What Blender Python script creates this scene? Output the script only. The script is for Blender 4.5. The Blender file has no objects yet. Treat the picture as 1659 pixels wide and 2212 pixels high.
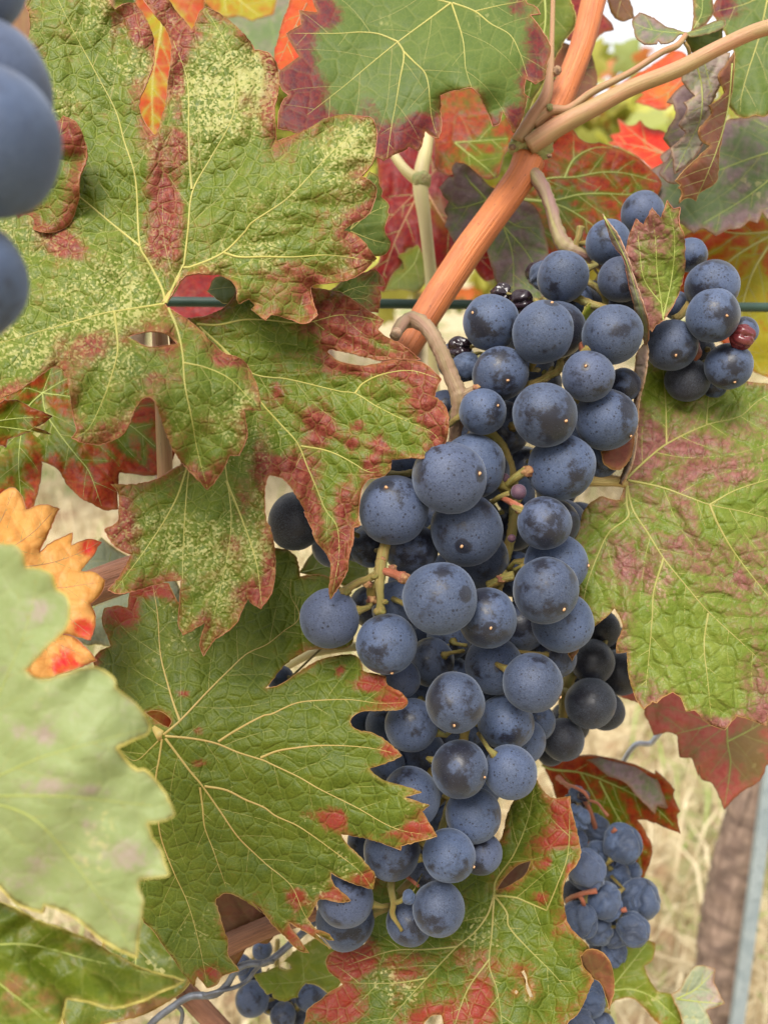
import bpy, math, random
import numpy as np
from mathutils import Vector, Matrix, kdtree
from mathutils.geometry import delaunay_2d_cdt

R = math.radians
S = bpy.context.scene
COL = S.collection
random.seed(7)

# ---------------------------------------------------------------- camera
F, CX, CY = 1916.0, 829.5, 1106.0          # focal length and centre of the picture grid the leaves were measured on
CAM_H, PITCH = 0.92, 20.0
cam_data = bpy.data.cameras.new('camera')
cam = bpy.data.objects.new('camera', cam_data)
COL.objects.link(cam)
cam.location = (0, 0, CAM_H)
cam.rotation_euler = (R(90 - PITCH), 0, 0)
cam_data.sensor_fit = 'VERTICAL'
cam_data.sensor_height = 36.0
cam_data.lens = 36.0 * F / 2212.0
cam_data.clip_start = 0.005
cam_data.clip_end = 900.0
cam_data.dof.use_dof = True
cam_data.dof.focus_distance = 0.172
cam_data.dof.aperture_fstop = 21.0
S.camera = cam

# ---------------------------------------------------------------- light
SUN_EL, SUN_AZ = 58.0, 205.0               # azimuth measured clockwise from +Y: behind and left of the camera
world = bpy.data.worlds.new("World")
S.world = world
world.use_nodes = True
wn = world.node_tree
bg = wn.nodes['Background']
sky = wn.nodes.new('ShaderNodeTexSky')
sky.sky_type = 'NISHITA'
sky.sun_disc = False
sky.sun_elevation = R(SUN_EL)
sky.sun_rotation = R(SUN_AZ)
sky.air_density = 1.0
sky.dust_density = 8.0
sky.ozone_density = 0.3
# bright thin overcast over the whole sky
_tc = wn.nodes.new('ShaderNodeTexCoord')
_nz = wn.nodes.new('ShaderNodeTexNoise')
_nz.inputs['Scale'].default_value = 2.2
_nz.inputs['Detail'].default_value = 5
_mr = wn.nodes.new('ShaderNodeMapRange')
_mr.inputs[1].default_value, _mr.inputs[2].default_value = .3, .7
_mr.inputs[3].default_value, _mr.inputs[4].default_value = .65, .9
_mx = wn.nodes.new('ShaderNodeMix')
_mx.data_type = 'RGBA'
_mx.inputs[7].default_value = (5.6, 5.65, 5.75, 1)
wn.links.new(_tc.outputs['Generated'], _nz.inputs['Vector'])
wn.links.new(_nz.outputs['Fac'], _mr.inputs[0])
wn.links.new(_mr.outputs[0], _mx.inputs[0])
wn.links.new(sky.outputs[0], _mx.inputs[6])
wn.links.new(_mx.outputs[2], bg.inputs[0])
bg.inputs[1].default_value = 0.12

sun_data = bpy.data.lights.new('sun', 'SUN')
sun_data.energy = 2.7
sun_data.angle = R(32)
sun_data.color = (1.0, 0.97, 0.92)
sun = bpy.data.objects.new('sun', sun_data)
COL.objects.link(sun)
_d = Vector((math.sin(R(SUN_AZ)) * math.cos(R(SUN_EL)), math.cos(R(SUN_AZ)) * math.cos(R(SUN_EL)), math.sin(R(SUN_EL))))
sun.rotation_euler = _d.to_track_quat('Z', 'Y').to_euler()
sun.location = _d * 5

S.view_settings.view_transform = 'Standard'
S.view_settings.look = 'None'
S.view_settings.gamma = 1.0
S.view_settings.use_curve_mapping = False
S.view_settings.exposure = 1.12
S.render.engine = 'CYCLES'
S.cycles.max_bounces = 8
S.cycles.diffuse_bounces = 5
S.cycles.transmission_bounces = 5
S.cycles.use_denoising = True

# ---------------------------------------------------------------- measuring helpers
RIGHT = Vector((1, 0, 0))
FWD = Vector((0, math.cos(R(PITCH)), -math.sin(R(PITCH))))
UP = Vector((0, math.sin(R(PITCH)), math.cos(R(PITCH))))
CAMP = Vector((0, 0, CAM_H))


def P(x, y, z):
    """A measured point: picture grid x, y at z metres along the view axis."""
    return CAMP + FWD * z + RIGHT * (z * (x - CX) / F) - UP * (z * (y - CY) / F)


def PA(x, y, z):
    x, y, z = np.asarray(x, float), np.asarray(y, float), np.asarray(z, float)
    a, b = z * (x - CX) / F, z * (y - CY) / F
    return np.stack([CAMP[i] + FWD[i] * z + RIGHT[i] * a - UP[i] * b for i in range(3)], 1)


CROPS = {'A': (0, 0), 'B': (543.2, 0), 'C': (1087.5, 0), 'D': (0, 552.8), 'E': (543.2, 552.8), 'F': (1087.5, 552.8),
         'G': (0, 1105.5), 'H': (543.2, 1105.5), 'I': (1087.5, 1105.5), 'J': (0, 1641), 'K': (543.2, 1641), 'L': (1087.5, 1641)}


def T(s):
    """Parse a tracing: 'A: x,y x,y B: x,y' with a letter for the detail view it was measured in."""
    o, k, out = (0, 0), 1.0, []
    for w in s.split():
        if w[-1] == ':':
            c = w[:-1]
            if c == 'Z':
                o, k = (0, 0), 1.0
            elif c == 'M':
                o, k = (1143.5, 0), 0.31075
            elif c == 'N':
                o, k = (810, 285.9), 0.22976
            else:
                o, k = CROPS[c], 0.3446
        else:
            a, b = w.split(',')
            out.append((o[0] + k * float(a), o[1] + k * float(b)))
    return out


def smooth_path(pts, step, closed=False, corner=60):
    """Resample a polyline with Hermite curves that keep sharp corners."""
    p = np.array(pts, float)
    n = len(p)
    out = []
    cnt = n if closed else n - 1

    def turn(i):
        if not closed and (i <= 0 or i >= n - 1):
            return 0
        a, b, c = p[(i - 1) % n], p[i % n], p[(i + 1) % n]
        u, v = b[:2] - a[:2], c[:2] - b[:2]
        d = np.dot(u, v) / (np.linalg.norm(u) * np.linalg.norm(v) + 1e-9)
        return math.degrees(math.acos(max(-1, min(1, d))))
    tr = [turn(i) for i in range(n)]
    for i in range(cnt):
        a, b = p[i], p[(i + 1) % n]
        L = np.linalg.norm((b - a)[:2]) + 1e-9

        def tan(k, fwd):
            k0 = k % n
            if tr[k0] > corner or (not closed and (k0 == 0 or k0 == n - 1)):
                return b - a
            u = p[(k0 + 1) % n] - p[(k0 - 1) % n]
            l = np.linalg.norm(u[:2]) + 1e-9
            return u / l * L
        m0, m1 = tan(i, 1), tan(i + 1, 0)
        k = max(1, int(round(L / step)))
        for j in range(k):
            t = j / k
            h = (2 * t**3 - 3 * t**2 + 1) * a + (t**3 - 2 * t**2 + t) * m0 + (-2 * t**3 + 3 * t**2) * b + (t**3 - t**2) * m1
            out.append(h)
    if not closed:
        out.append(p[-1])
    return np.array(out)


def inside(x, y, poly):
    px, py = poly[:, 0], poly[:, 1]
    qx, qy = np.roll(px, -1), np.roll(py, -1)
    r = np.zeros(len(x), bool)
    for i in range(0, len(x), 4000):
        X, Y = x[i:i + 4000, None], y[i:i + 4000, None]
        c = ((py > Y) != (qy > Y)) & (X < (qx - px) * (Y - py) / (qy - py + 1e-12) + px)
        r[i:i + 4000] = c.sum(1) % 2 == 1
    return r


def tps(ctrl):
    c = np.array(ctrl, float)
    x = c[:, :2] / 1000.0
    n = len(c)
    if n < 3:
        zc = c[:, 2].mean()
        return lambda a, b: np.full(np.shape(a), zc)

    def U(d2):
        return np.where(d2 > 1e-12, d2 * np.log(d2 + 1e-12), 0)
    K = U(((x[:, None] - x[None]) ** 2).sum(2)) + 1e-3 * np.eye(n)
    Pm = np.c_[np.ones(n), x]
    A = np.block([[K, Pm], [Pm.T, np.zeros((3, 3))]])
    w = np.linalg.lstsq(A, np.r_[c[:, 2], 0, 0, 0], rcond=None)[0]

    def f(a, b):
        a, b = np.asarray(a, float) / 1000, np.asarray(b, float) / 1000
        q = U((a[..., None] - x[:, 0]) ** 2 + (b[..., None] - x[:, 1]) ** 2)
        return q @ w[:n] + w[n] + w[n + 1] * a + w[n + 2] * b
    return f


# ---------------------------------------------------------------- object helpers
def link(name, me, mat=None, parent=None):
    o = bpy.data.objects.new(name, me)
    COL.objects.link(o)
    if me is not None and mat is not None and not me.materials:
        for m in (mat if isinstance(mat, (list, tuple)) else [mat]):
            me.materials.append(m)
    if parent is not None:
        o.parent = parent
        o.matrix_parent_inverse = Matrix.Translation(-parent.location)
    return o


def tag(o, label=None, cat=None, group=None, kind=None):
    if label:
        o['label'] = label
    if cat:
        o['category'] = cat
    if group:
        o['group'] = group
    if kind:
        o['kind'] = kind
    return o


def empty(name, loc, label, cat, group=None):
    o = bpy.data.objects.new(name, None)
    COL.objects.link(o)
    o.location = loc
    o.empty_display_size = 0.01
    return tag(o, label, cat, group)


def mesh(name, v, f, smooth=True, lc=None, mk=None, mats=None, fm=None):
    me = bpy.data.meshes.new(name)
    me.from_pydata([tuple(p) for p in v], [], f)
    if smooth:
        me.polygons.foreach_set('use_smooth', [True] * len(me.polygons))
    if lc is not None:
        a = me.attributes.new('lc', 'FLOAT_VECTOR', 'POINT')
        a.data.foreach_set('vector', np.asarray(lc, np.float32).ravel())
    if mk is not None:
        a = me.attributes.new('mk', 'FLOAT_COLOR', 'POINT')
        a.data.foreach_set('color', np.asarray(mk, np.float32).ravel())
    for m in mats or []:
        me.materials.append(m)
    if fm is not None:
        me.polygons.foreach_set('material_index', fm)
    me.update()
    return me


def tube_geo(pts, rad, sides=8, caps=True, seed=0, lump=0.0, ridge=0.0):
    """Swept tube: pts world points, rad per point."""
    pts = [Vector(p) for p in pts]
    n = len(pts)
    v, f, lc = [], [], []
    up = None
    ln = 0
    rg = random.Random(seed)
    for i, p in enumerate(pts):
        t = (pts[min(i + 1, n - 1)] - pts[max(i - 1, 0)]).normalized()
        if up is None:
            up = t.orthogonal().normalized()
        up = (up - t * up.dot(t))
        up = up.normalized() if up.length > 1e-9 else t.orthogonal().normalized()
        sd = t.cross(up)
        if i:
            ln += (p - pts[i - 1]).length
        for k in range(sides):
            a = 2 * math.pi * k / sides
            r = rad[i] * (1 + lump * (rg.random() - .5) + ridge * (math.sin(11 * a + seed) * .6 + math.sin(17 * a + 2 * seed + .8 * math.sin(i * .3)) * .5))
            v.append(p + (up * math.cos(a) + sd * math.sin(a)) * r)
            lc.append((math.cos(a) + seed, math.sin(a), ln * 100))
    for i in range(n - 1):
        for k in range(sides):
            a, b = i * sides + k, i * sides + (k + 1) % sides
            f.append((a, b, b + sides, a + sides))
    if caps:
        f.append(tuple(range(sides - 1, -1, -1)))
        f.append(tuple((n - 1) * sides + k for k in range(sides)))
    return v, f, lc


def tube(name, pts, rad, mat, parent=None, sides=10, seed=0, lump=0.0, ridge=0.0):
    v, f, lc = tube_geo(pts, rad, sides, True, seed, lump, ridge)
    return link(name, mesh(name, v, f, lc=lc), mat, parent)


def stem_path(pts, rpx, step=6):
    """pts (x, y, z), rpx radius in grid units (number or per point) -> world points and radii."""
    a = np.array([(*p, (rpx if np.isscalar(rpx) else rpx[i])) for i, p in enumerate(pts)], float)
    q = smooth_path(a, step, corner=85)
    return [P(*r[:3]) for r in q], [r[3] * r[2] / F for r in q]


def join_geo(parts):
    V, Fc, L = [], [], []
    for v, f, lc in parts:
        b = len(V)
        V += list(v)
        L += list(lc)
        Fc += [tuple(i + b for i in q) for q in f]
    return V, Fc, L


# ---------------------------------------------------------------- node helpers
class G:
    def __init__(self, name):
        self.m = bpy.data.materials.new(name)
        self.m.use_nodes = True
        self.t = self.m.node_tree
        self.t.nodes.clear()

    def n(self, typ, ins=None, **props):
        d = self.t.nodes.new('ShaderNode' + typ)
        for k, v in props.items():
            setattr(d, k, v)
        for k, v in (ins or {}).items():
            s = d.inputs[k]
            if isinstance(v, bpy.types.NodeSocket):
                self.t.links.new(v, s)
            else:
                s.default_value = v
        return d

    def math(self, op, a, b=0.0, c=0.0, clamp=False):
        return self.n('Math', {0: a, 1: b, 2: c}, operation=op, use_clamp=clamp).outputs[0]

    def mix(self, f, a, b, blend='MIX'):
        def c4(x):
            return x if isinstance(x, bpy.types.NodeSocket) else (*x, 1) if len(x) == 3 else x
        return self.n('Mix', {0: f, 6: c4(a), 7: c4(b)}, data_type='RGBA', blend_type=blend).outputs[2]

    def ss(self, x, lo, hi, a=0.0, b=1.0):
        return self.n('MapRange', {0: x, 1: lo, 2: hi, 3: a, 4: b}, interpolation_type='SMOOTHSTEP').outputs[0]

    def attr(self, name):
        return self.n('Attribute', attribute_name=name)

    def noise(self, vec, scale, detail=3, rough=.55):
        return self.n('TexNoise', {'Vector': vec, 'Scale': scale, 'Detail': detail, 'Roughness': rough})

    def out(self, sh):
        o = self.n('OutputMaterial')
        self.t.links.new(sh, o.inputs[0])
        return self.m


def leaf_mat(name, g1, g2, red, red2, yel=(.5, .45, .18), vein=(.28, .27, .07), speck=.5, cell=2.4, bump=1.0, rough=.42,
             trans=.25, keep=.6, veinlet=.5, fine=.4, spec=.28, dust=.0, tint=.35):
    g = G(name)
    lc = g.attr('lc').outputs['Vector']
    mk = g.attr('mk')
    sep = g.n('SeparateColor', {0: mk.outputs['Color']})
    mr, mg, mb, ma = sep.outputs[0], sep.outputs[1], sep.outputs[2], mk.outputs['Alpha']
    wn_ = g.noise(lc, 2.2, 2)
    off = g.n('VectorMath', {0: wn_.outputs['Color'], 1: (.5, .5, .5)}, operation='SUBTRACT').outputs[0]
    off = g.n('VectorMath', {0: off, 3: .12}, operation='SCALE').outputs[0]
    w = g.n('VectorMath', {0: lc, 1: off}, operation='ADD').outputs[0]
    e1 = g.n('TexVoronoi', {'Vector': w, 'Scale': cell}, feature='DISTANCE_TO_EDGE', voronoi_dimensions='2D').outputs['Distance']
    e2 = g.n('TexVoronoi', {'Vector': w, 'Scale': cell * 3.1}, feature='DISTANCE_TO_EDGE', voronoi_dimensions='2D').outputs['Distance']
    e3 = g.n('TexVoronoi', {'Vector': w, 'Scale': cell * 7}, feature='DISTANCE_TO_EDGE', voronoi_dimensions='2D').outputs['Distance']
    vc = g.n('TexVoronoi', {'Vector': w, 'Scale': cell * 6.5}, feature='F1', voronoi_dimensions='2D')
    rnd = g.n('SeparateColor', {0: vc.outputs['Color']}).outputs[0]
    nz = g.noise(lc, 1.3, 5, .6).outputs['Fac']
    nf = g.noise(lc, 7, 4, .65).outputs['Fac']
    nb = g.noise(lc, .55, 2, .5).outputs['Fac']
    col = g.mix(g.ss(g.math('ADD', g.math('MULTIPLY', nz, .6), g.math('MULTIPLY', nf, .4)), .35, .65), g1, g2)
    # coloured (autumn) pigment
    x = g.math('ADD', mr, g.math('MULTIPLY', g.math('SUBTRACT', nz, .5), 1.25))
    x = g.math('ADD', x, g.math('MULTIPLY', g.math('SUBTRACT', nf, .5), .5))
    x = g.math('ADD', x, g.math('MULTIPLY', g.math('SUBTRACT', rnd, .5), .16))
    x = g.math('SUBTRACT', x, g.math('MULTIPLY', mb, keep * .5))
    rf = g.ss(g.math('ADD', x, .08), .18, .80)
    rcol = g.mix(g.ss(nf, .35, .65), red, red2)
    # pale dead cells
    y = g.math('ADD', g.math('MULTIPLY', rnd, .8), g.math('ADD', g.math('MULTIPLY', nf, .35), g.math('MULTIPLY', g.math('SUBTRACT', nb, .5), 1.5)))
    y = g.math('ADD', y, g.math('MULTIPLY', mg, speck))
    yf = g.ss(y, 1.02, 1.42)
    col = g.mix(rf, col, rcol)
    col = g.mix(g.math('MULTIPLY', yf, g.math('SUBTRACT', .92, g.math('MULTIPLY', rf, .45))), col, yel)
    # veinlets
    l1 = g.ss(e1, .0, .07, 1, 0)
    l2 = g.ss(e2, .0, .12, 1, 0)
    vcol = g.mix(g.math('MULTIPLY', rf, .45), vein, rcol)
    col = g.mix(g.math('MULTIPLY', l1, veinlet), col, vcol)
    col = g.mix(g.math('MULTIPLY', l2, veinlet * .55), col, vcol)
    col = g.mix(g.math('MULTIPLY', ma, .30), col, (.42, .24, .06))
    if dust:
        col = g.mix(g.math('MULTIPLY', g.ss(nz, .4, .7), dust), col, (.45, .43, .40))
    h = g.math('ADD', g.math('MULTIPLY', g.ss(e1, 0, .17), .75), g.math('MULTIPLY', g.ss(e1, 0, .5), .5))
    h = g.math('ADD', h, g.math('MULTIPLY', g.ss(e2, 0, .25), .20))
    h = g.math('ADD', h, g.math('MULTIPLY', g.ss(e3, 0, .3), fine * .10))
    h = g.math('ADD', h, g.math('MULTIPLY', nf, fine * .14))
    bp = g.n('Bump', {'Height': h, 'Distance': .00042 * bump, 'Strength': 1.0}).outputs[0]
    ro = g.math('ADD', rough, g.math('MULTIPLY', g.math('SUBTRACT', nf, .5), .3))
    bs = g.n('BsdfPrincipled', {'Base Color': col, 'Roughness': ro, 'Specular IOR Level': spec, 'Normal': bp})
    tc = g.mix(tint, col, (.30, .26, .03))
    tr = g.n('BsdfTranslucent', {'Color': tc, 'Normal': bp})
    return g.out(g.n('MixShader', {0: trans, 1: bs.outputs[0], 2: tr.outputs[0]}).outputs[0])


def stem_mat(name, c1, c2, fleck=(.08, .04, .02), stripe=.8, rough=.5, bump=.6, fleckamt=.5, sc=(3.2, 3.2, .35)):
    g = G(name)
    lc = g.attr('lc').outputs['Vector']
    st = g.n('VectorMath', {0: lc, 1: sc}, operation='MULTIPLY').outputs[0]
    a = g.noise(st, 2.6, 4, .65).outputs['Fac']
    b = g.noise(lc, .9, 3).outputs['Fac']
    col = g.mix(g.ss(b, .3, .7), c1, c2)
    dk = g.mix(.55, col, (c1[0] * .35, c1[1] * .3, c1[2] * .3))
    col = g.mix(g.math('MULTIPLY', g.ss(a, .42, .62), stripe * .9), col, dk)
    vf = g.n('TexVoronoi', {'Vector': lc, 'Scale': 5.5}, feature='F1').outputs['Distance']
    fl = g.math('MULTIPLY', g.ss(vf, .10, .2, 1, 0), g.ss(g.noise(lc, 3, 2).outputs['Fac'], .45, .6))
    col = g.mix(g.math('MULTIPLY', fl, fleckamt), col, fleck)
    bp = g.n('Bump', {'Height': a, 'Distance': .0004 * bump, 'Strength': 1.0}).outputs[0]
    return g.out(g.n('BsdfPrincipled', {'Base Color': col, 'Roughness': rough, 'Normal': bp}).outputs[0])


def plain_mat(name, c, rough=.5, metallic=0.0, c2=None, scale=200, bump=0):
    g = G(name)
    tc = g.n('TexCoord').outputs['Object']
    nz = g.noise(tc, scale, 4).outputs['Fac']
    col = g.mix(g.ss(nz, .35, .65), c, c2 or tuple(x * .6 for x in c))
    ins = {'Base Color': col, 'Roughness': rough, 'Metallic': metallic}
    if bump:
        ins['Normal'] = g.n('Bump', {'Height': nz, 'Distance': bump}).outputs[0]
    return g.out(g.n('BsdfPrincipled', ins).outputs[0])


def grape_mat(name, b1, b2, skin, dull=.0, scuff=.5, speck=1.0, wrinkle=0.0):
    g = G(name)
    oc = g.n('TexCoord').outputs['Object']
    rid = g.n('ObjectInfo').outputs['Random']
    offs = g.n('CombineXYZ', {0: g.math('MULTIPLY', rid, 71.0), 1: g.math('MULTIPLY', rid, 39.0), 2: g.math('MULTIPLY', rid, 17.0)}).outputs[0]
    p = g.n('VectorMath', {0: oc, 1: offs}, operation='ADD').outputs[0]
    sx = g.n('SeparateXYZ', {0: oc})
    n1 = g.noise(p, 1.1, 4, .6).outputs['Fac']
    n2 = g.noise(p, 5.0, 5, .65).outputs['Fac']
    n3 = g.noise(p, 22.0, 3, .6).outputs['Fac']
    col = g.mix(g.ss(n1, .3, .7), b1, b2)
    col = g.mix(g.ss(rid, .6, 1.0, 0, .4), col, (b1[0] * .95, b1[1] * .72, b1[2] * .66))
    col = g.mix(g.ss(g.math('FRACT', g.math('MULTIPLY', rid, 7.3)), .3, 1.0, 0, .42), col, skin)
    # rubbed-off bloom: large thin patches, broken up finely
    big = g.noise(g.n('VectorMath', {0: p, 1: (9, 5, 3)}, operation='ADD').outputs[0], .95, 2, .5).outputs['Fac']
    s = g.math('ADD', g.math('ADD', big, g.ss(g.math('FRACT', g.math('MULTIPLY', rid, 13.7)), .0, 1.0, .03, .17)), g.math('MULTIPLY', g.math('SUBTRACT', n2, .5), .42))
    s = g.math('ADD', s, g.math('MULTIPLY', g.math('SUBTRACT', n3, .5), .22))
    sf = g.math('MULTIPLY', g.ss(s, .60, .74), scuff)
    # ring round the blossom end scar (+Z)
    ring = g.ss(g.math('ADD', sx.outputs[2], g.math('MULTIPLY', g.math('SUBTRACT', n2, .5), .05)), .968, .988)
    sf = g.math('MAXIMUM', sf, g.math('MULTIPLY', ring, .85))
    # scratches
    st = g.n('VectorMath', {0: p, 1: (14, 3, 3)}, operation='MULTIPLY').outputs[0]
    sc = g.noise(st, 1.0, 2, .5).outputs['Fac']
    scr = g.math('MULTIPLY', g.ss(sc, .69, .74), g.ss(n2, .5, .6))
    sf = g.math('MAXIMUM', sf, g.math('MULTIPLY', scr, .8))
    # lenticel dots
    vo = g.n('TexVoronoi', {'Vector': p, 'Scale': 7.5}, feature='F1')
    vr = g.n('SeparateColor', {0: vo.outputs['Color']})
    dt = g.math('MULTIPLY', g.math('LESS_THAN', vo.outputs['Distance'], g.math('MULTIPLY', g.math('ADD', vr.outputs[1], .35), .24)), g.math('GREATER_THAN', vr.outputs[0], .35))
    vo2 = g.n('TexVoronoi', {'Vector': p, 'Scale': 15.0}, feature='F1')
    vr2 = g.n('SeparateColor', {0: vo2.outputs['Color']})
    dt2 = g.math('MULTIPLY', g.math('LESS_THAN', vo2.outputs['Distance'], .30), g.math('GREATER_THAN', vr2.outputs[0], .6))
    dots = g.math('MAXIMUM', dt, g.math('MULTIPLY', dt2, .75))
    col = g.mix(g.math('MULTIPLY', g.ss(n3, .4, .65), .18), col, (.14, .17, .23))
    col = g.mix(sf, col, skin)
    col = g.mix(g.math('MULTIPLY', dots, .85 * speck), col, (.01, .011, .022))
    ro = g.math('SUBTRACT', .62, g.math('MULTIPLY', sf, .28))
    ins = {'Base Color': col, 'Roughness': ro, 'Specular IOR Level': .35, 'Sheen Weight': .2, 'Sheen Roughness': .45,
           'Sheen Tint': (.72, .82, 1, 1)}
    hh = g.math('ADD', g.math('MULTIPLY', n2, .5), g.math('MULTIPLY', dots, -.6))
    ins['Normal'] = g.n('Bump', {'Height': hh, 'Distance': .00012 + .0004 * wrinkle}).outputs[0]
    return g.out(g.n('BsdfPrincipled', ins).outputs[0])

# ---------------------------------------------------------------- leaf builder
def arr(pts):
    return np.array([(a, b) for a, b in pts], float)


def resample(p, step):
    return smooth_path([(a, b) for a, b in p], step, corner=80)


def march(prims, poly, dkd, spacing, ang, rg, minlen=22):
    """Side veins: leave each main vein alternately and run until they meet the edge or another vein."""
    pk = kdtree.KDTree(sum(len(q) for q in prims))
    i = 0
    owner = []
    for j, q in enumerate(prims):
        for a in q:
            pk.insert((a[0], a[1], 0), i)
            owner.append(j)
            i += 1
    pk.balance()
    secs = []
    done = []
    for j, q in enumerate(prims):
        seg = np.linalg.norm(np.diff(q, axis=0), axis=1)
        s = np.r_[0, np.cumsum(seg)]
        pos, sg = spacing * (.55 + .3 * rg.random()), rg.choice((-1, 1))
        while pos < s[-1] - 12:
            k = int(np.searchsorted(s, pos))
            k = min(max(k, 1), len(q) - 2)
            p = q[k].copy()
            t = q[k + 1] - q[k - 1]
            a0 = math.atan2(t[1], t[0])
            d = a0 + sg * R(ang + rg.uniform(-6, 6))
            path = [p.copy()]
            for st in range(60):
                d -= sg * R(.9) + R(rg.uniform(-2.2, 2.2))
                p = p + 7 * np.array((math.cos(d), math.sin(d)))
                path.append(p.copy())
                if not inside(p[None, 0], p[None, 1], poly)[0]:
                    path.pop()
                    break
                if st > 2:
                    c, ix, ds = pk.find((p[0], p[1], 0))
                    if ds < 13 and owner[ix] != j:
                        break
                    if any(np.min(np.hypot(*(o - p).T)) < 13 for o in done):
                        break
            if len(path) * 7 > minlen:
                pp = np.array(path)
                secs.append((j, pp))
                done.append(pp[2:] if len(pp) > 3 else pp)
            pos += spacing * (.5 + .25 * rg.random())
            sg = -sg
    return secs


LEAVES = []


def blade(root, name, out, ctrl, mat, rimmat, veinmat, holes=(), prims=(), step=9, red=(), rbase=0.0, rmar=(30, .5), ybase=.35, yspots=(),
          wave=.0006, puck=.0005, edge=.0010, vr=(4.2, 1.4), sec=(70, 47), seed=1, thick=.00022, rim=.72, vein_objs=True, sidemat=None):
    rg = random.Random(seed)
    out = smooth_path(out, step * .8, closed=True)
    # small natural irregularity of the margin
    ns = len(out)
    jit = np.array([rg.gauss(0, .55) for _ in range(ns)])
    nrm = np.roll(out, -1, 0) - np.roll(out, 1, 0)
    nrm = np.c_[-nrm[:, 1], nrm[:, 0]] / (np.linalg.norm(nrm, axis=1)[:, None] + 1e-9)
    out = out + nrm * jit[:, None]
    loops = [out] + [smooth_path(h, step * .7, closed=True) for h in holes]
    prims = [resample(p, 6) for p in prims]
    dense = np.concatenate([resample(np.r_[l, l[:1]], 3.0) for l in loops])
    kd = kdtree.KDTree(len(dense))
    for i, p in enumerate(dense):
        kd.insert((p[0], p[1], 0), i)
    kd.balance()
    secs = march(prims, out, kd, sec[0], sec[1], rg) if prims and sec else []
    if holes:
        hs = [smooth_path(h, 6, closed=True) for h in holes]
        secs = [s for s in secs if not any(inside(s[1][:, 0], s[1][:, 1], h).any() for h in hs)]
    vp = [p for q in prims for p in q] + [p for _, q in secs for p in q]
    vk = None
    if vp:
        vk = kdtree.KDTree(len(vp))
        for i, p in enumerate(vp):
            vk.insert((p[0], p[1], 0), i)
        vk.balance()

    # interior points
    lo, hi = out.min(0), out.max(0)
    gx, gy = np.meshgrid(np.arange(lo[0], hi[0], step), np.arange(lo[1], hi[1], step * .87))
    gx = gx + (np.arange(gx.shape[0])[:, None] % 2) * step * .5
    r = np.random.RandomState(seed)
    pts = np.c_[gx.ravel(), gy.ravel()] + r.uniform(-.18, .18, (gx.size, 2)) * step
    ok = inside(pts[:, 0], pts[:, 1], out)
    for h in loops[1:]:
        ok &= ~inside(pts[:, 0], pts[:, 1], h)
    pts = pts[ok]
    dd = np.array([kd.find((p[0], p[1], 0))[2] for p in pts]) if len(pts) else np.zeros(0)
    pts = pts[dd > step * .55]
    coords = [Vector((p[0], p[1])) for p in np.concatenate(loops + [pts])]
    edges = []
    b = 0
    for l in loops:
        n = len(l)
        edges += [(b + i, b + (i + 1) % n) for i in range(n)]
        b += n
    cv, ce, cf, *_ = delaunay_2d_cdt(coords, edges, [], 0, 1e-4)
    V = np.array([(c.x, c.y) for c in cv])
    tri = np.array([t for t in cf if len(t) == 3])
    cen = V[tri].mean(1)
    keep = inside(cen[:, 0], cen[:, 1], out)
    for h in loops[1:]:
        keep &= ~inside(cen[:, 0], cen[:, 1], h)
    tri = tri[keep]
    a2 = (V[tri[:, 1]] - V[tri[:, 0]])
    b2 = (V[tri[:, 2]] - V[tri[:, 0]])
    cr = a2[:, 0] * b2[:, 1] - a2[:, 1] * b2[:, 0]
    tri[cr > 0] = tri[cr > 0][:, ::-1]

    def kdd(k, q):
        if k is None:
            return np.full(len(q), 200.0)
        return np.array([k.find((p[0], p[1], 0))[2] for p in q])
    zf = tps(ctrl)
    wv = [(rg.uniform(0, 6.28), 2 * math.pi / rg.uniform(*w), rg.uniform(0, 6.28), a) for w, a in
          (((260, 420), 1.0), ((160, 260), .7), ((110, 180), .5), ((60, 100), .22), ((40, 70), .16))]

    def depth(q, dv, do):
        z = zf(q[:, 0], q[:, 1])
        for th, k, ph, a in wv:
            z = z + wave * a * np.sin((q[:, 0] * math.cos(th) + q[:, 1] * math.sin(th)) * k + ph)
        z = z - puck * (1 - np.exp(-(dv / 15.0) ** 2))
        z = z + edge * np.exp(-do / 26.0) * np.sin(q[:, 0] * .06 + q[:, 1] * .045 + seed) * .8
        return z
    dv, do = kdd(vk, V), kdd(kd, V)
    z = depth(V, dv, do)
    W = PA(V[:, 0], V[:, 1], z)
    mr = np.full(len(V), rbase) + rmar[1] * np.exp(-(do / rmar[0]) ** 1.5)
    for s in red:
        x0, y0, rx, ry, st = s
        rx, ry = rx * 1.22, ry * 1.22
        mr += st * np.exp(-(((V[:, 0] - x0) / rx) ** 2 + ((V[:, 1] - y0) / ry) ** 2))
    my = np.full(len(V), ybase)
    for s in yspots:
        x0, y0, rx, ry, st = s
        my += st * np.exp(-(((V[:, 0] - x0) / rx) ** 2 + ((V[:, 1] - y0) / ry) ** 2))
    mk = np.c_[mr, my, np.exp(-dv / 5.5), np.exp(-do / 3.5)]
    lc = np.c_[V[:, 0] / 100 + seed * 3.7, V[:, 1] / 100 + seed * 1.3, np.zeros(len(V))]
    me = mesh(name, W, [tuple(int(i) for i in t) for t in tri], lc=lc, mk=mk)
    bo = link(name, me, mat, root)
    if thick:
        sm = bo.modifiers.new('thickness', 'SOLIDIFY')
        sm.thickness = thick
        sm.offset = -1.0
        sm.use_rim = True
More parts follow.
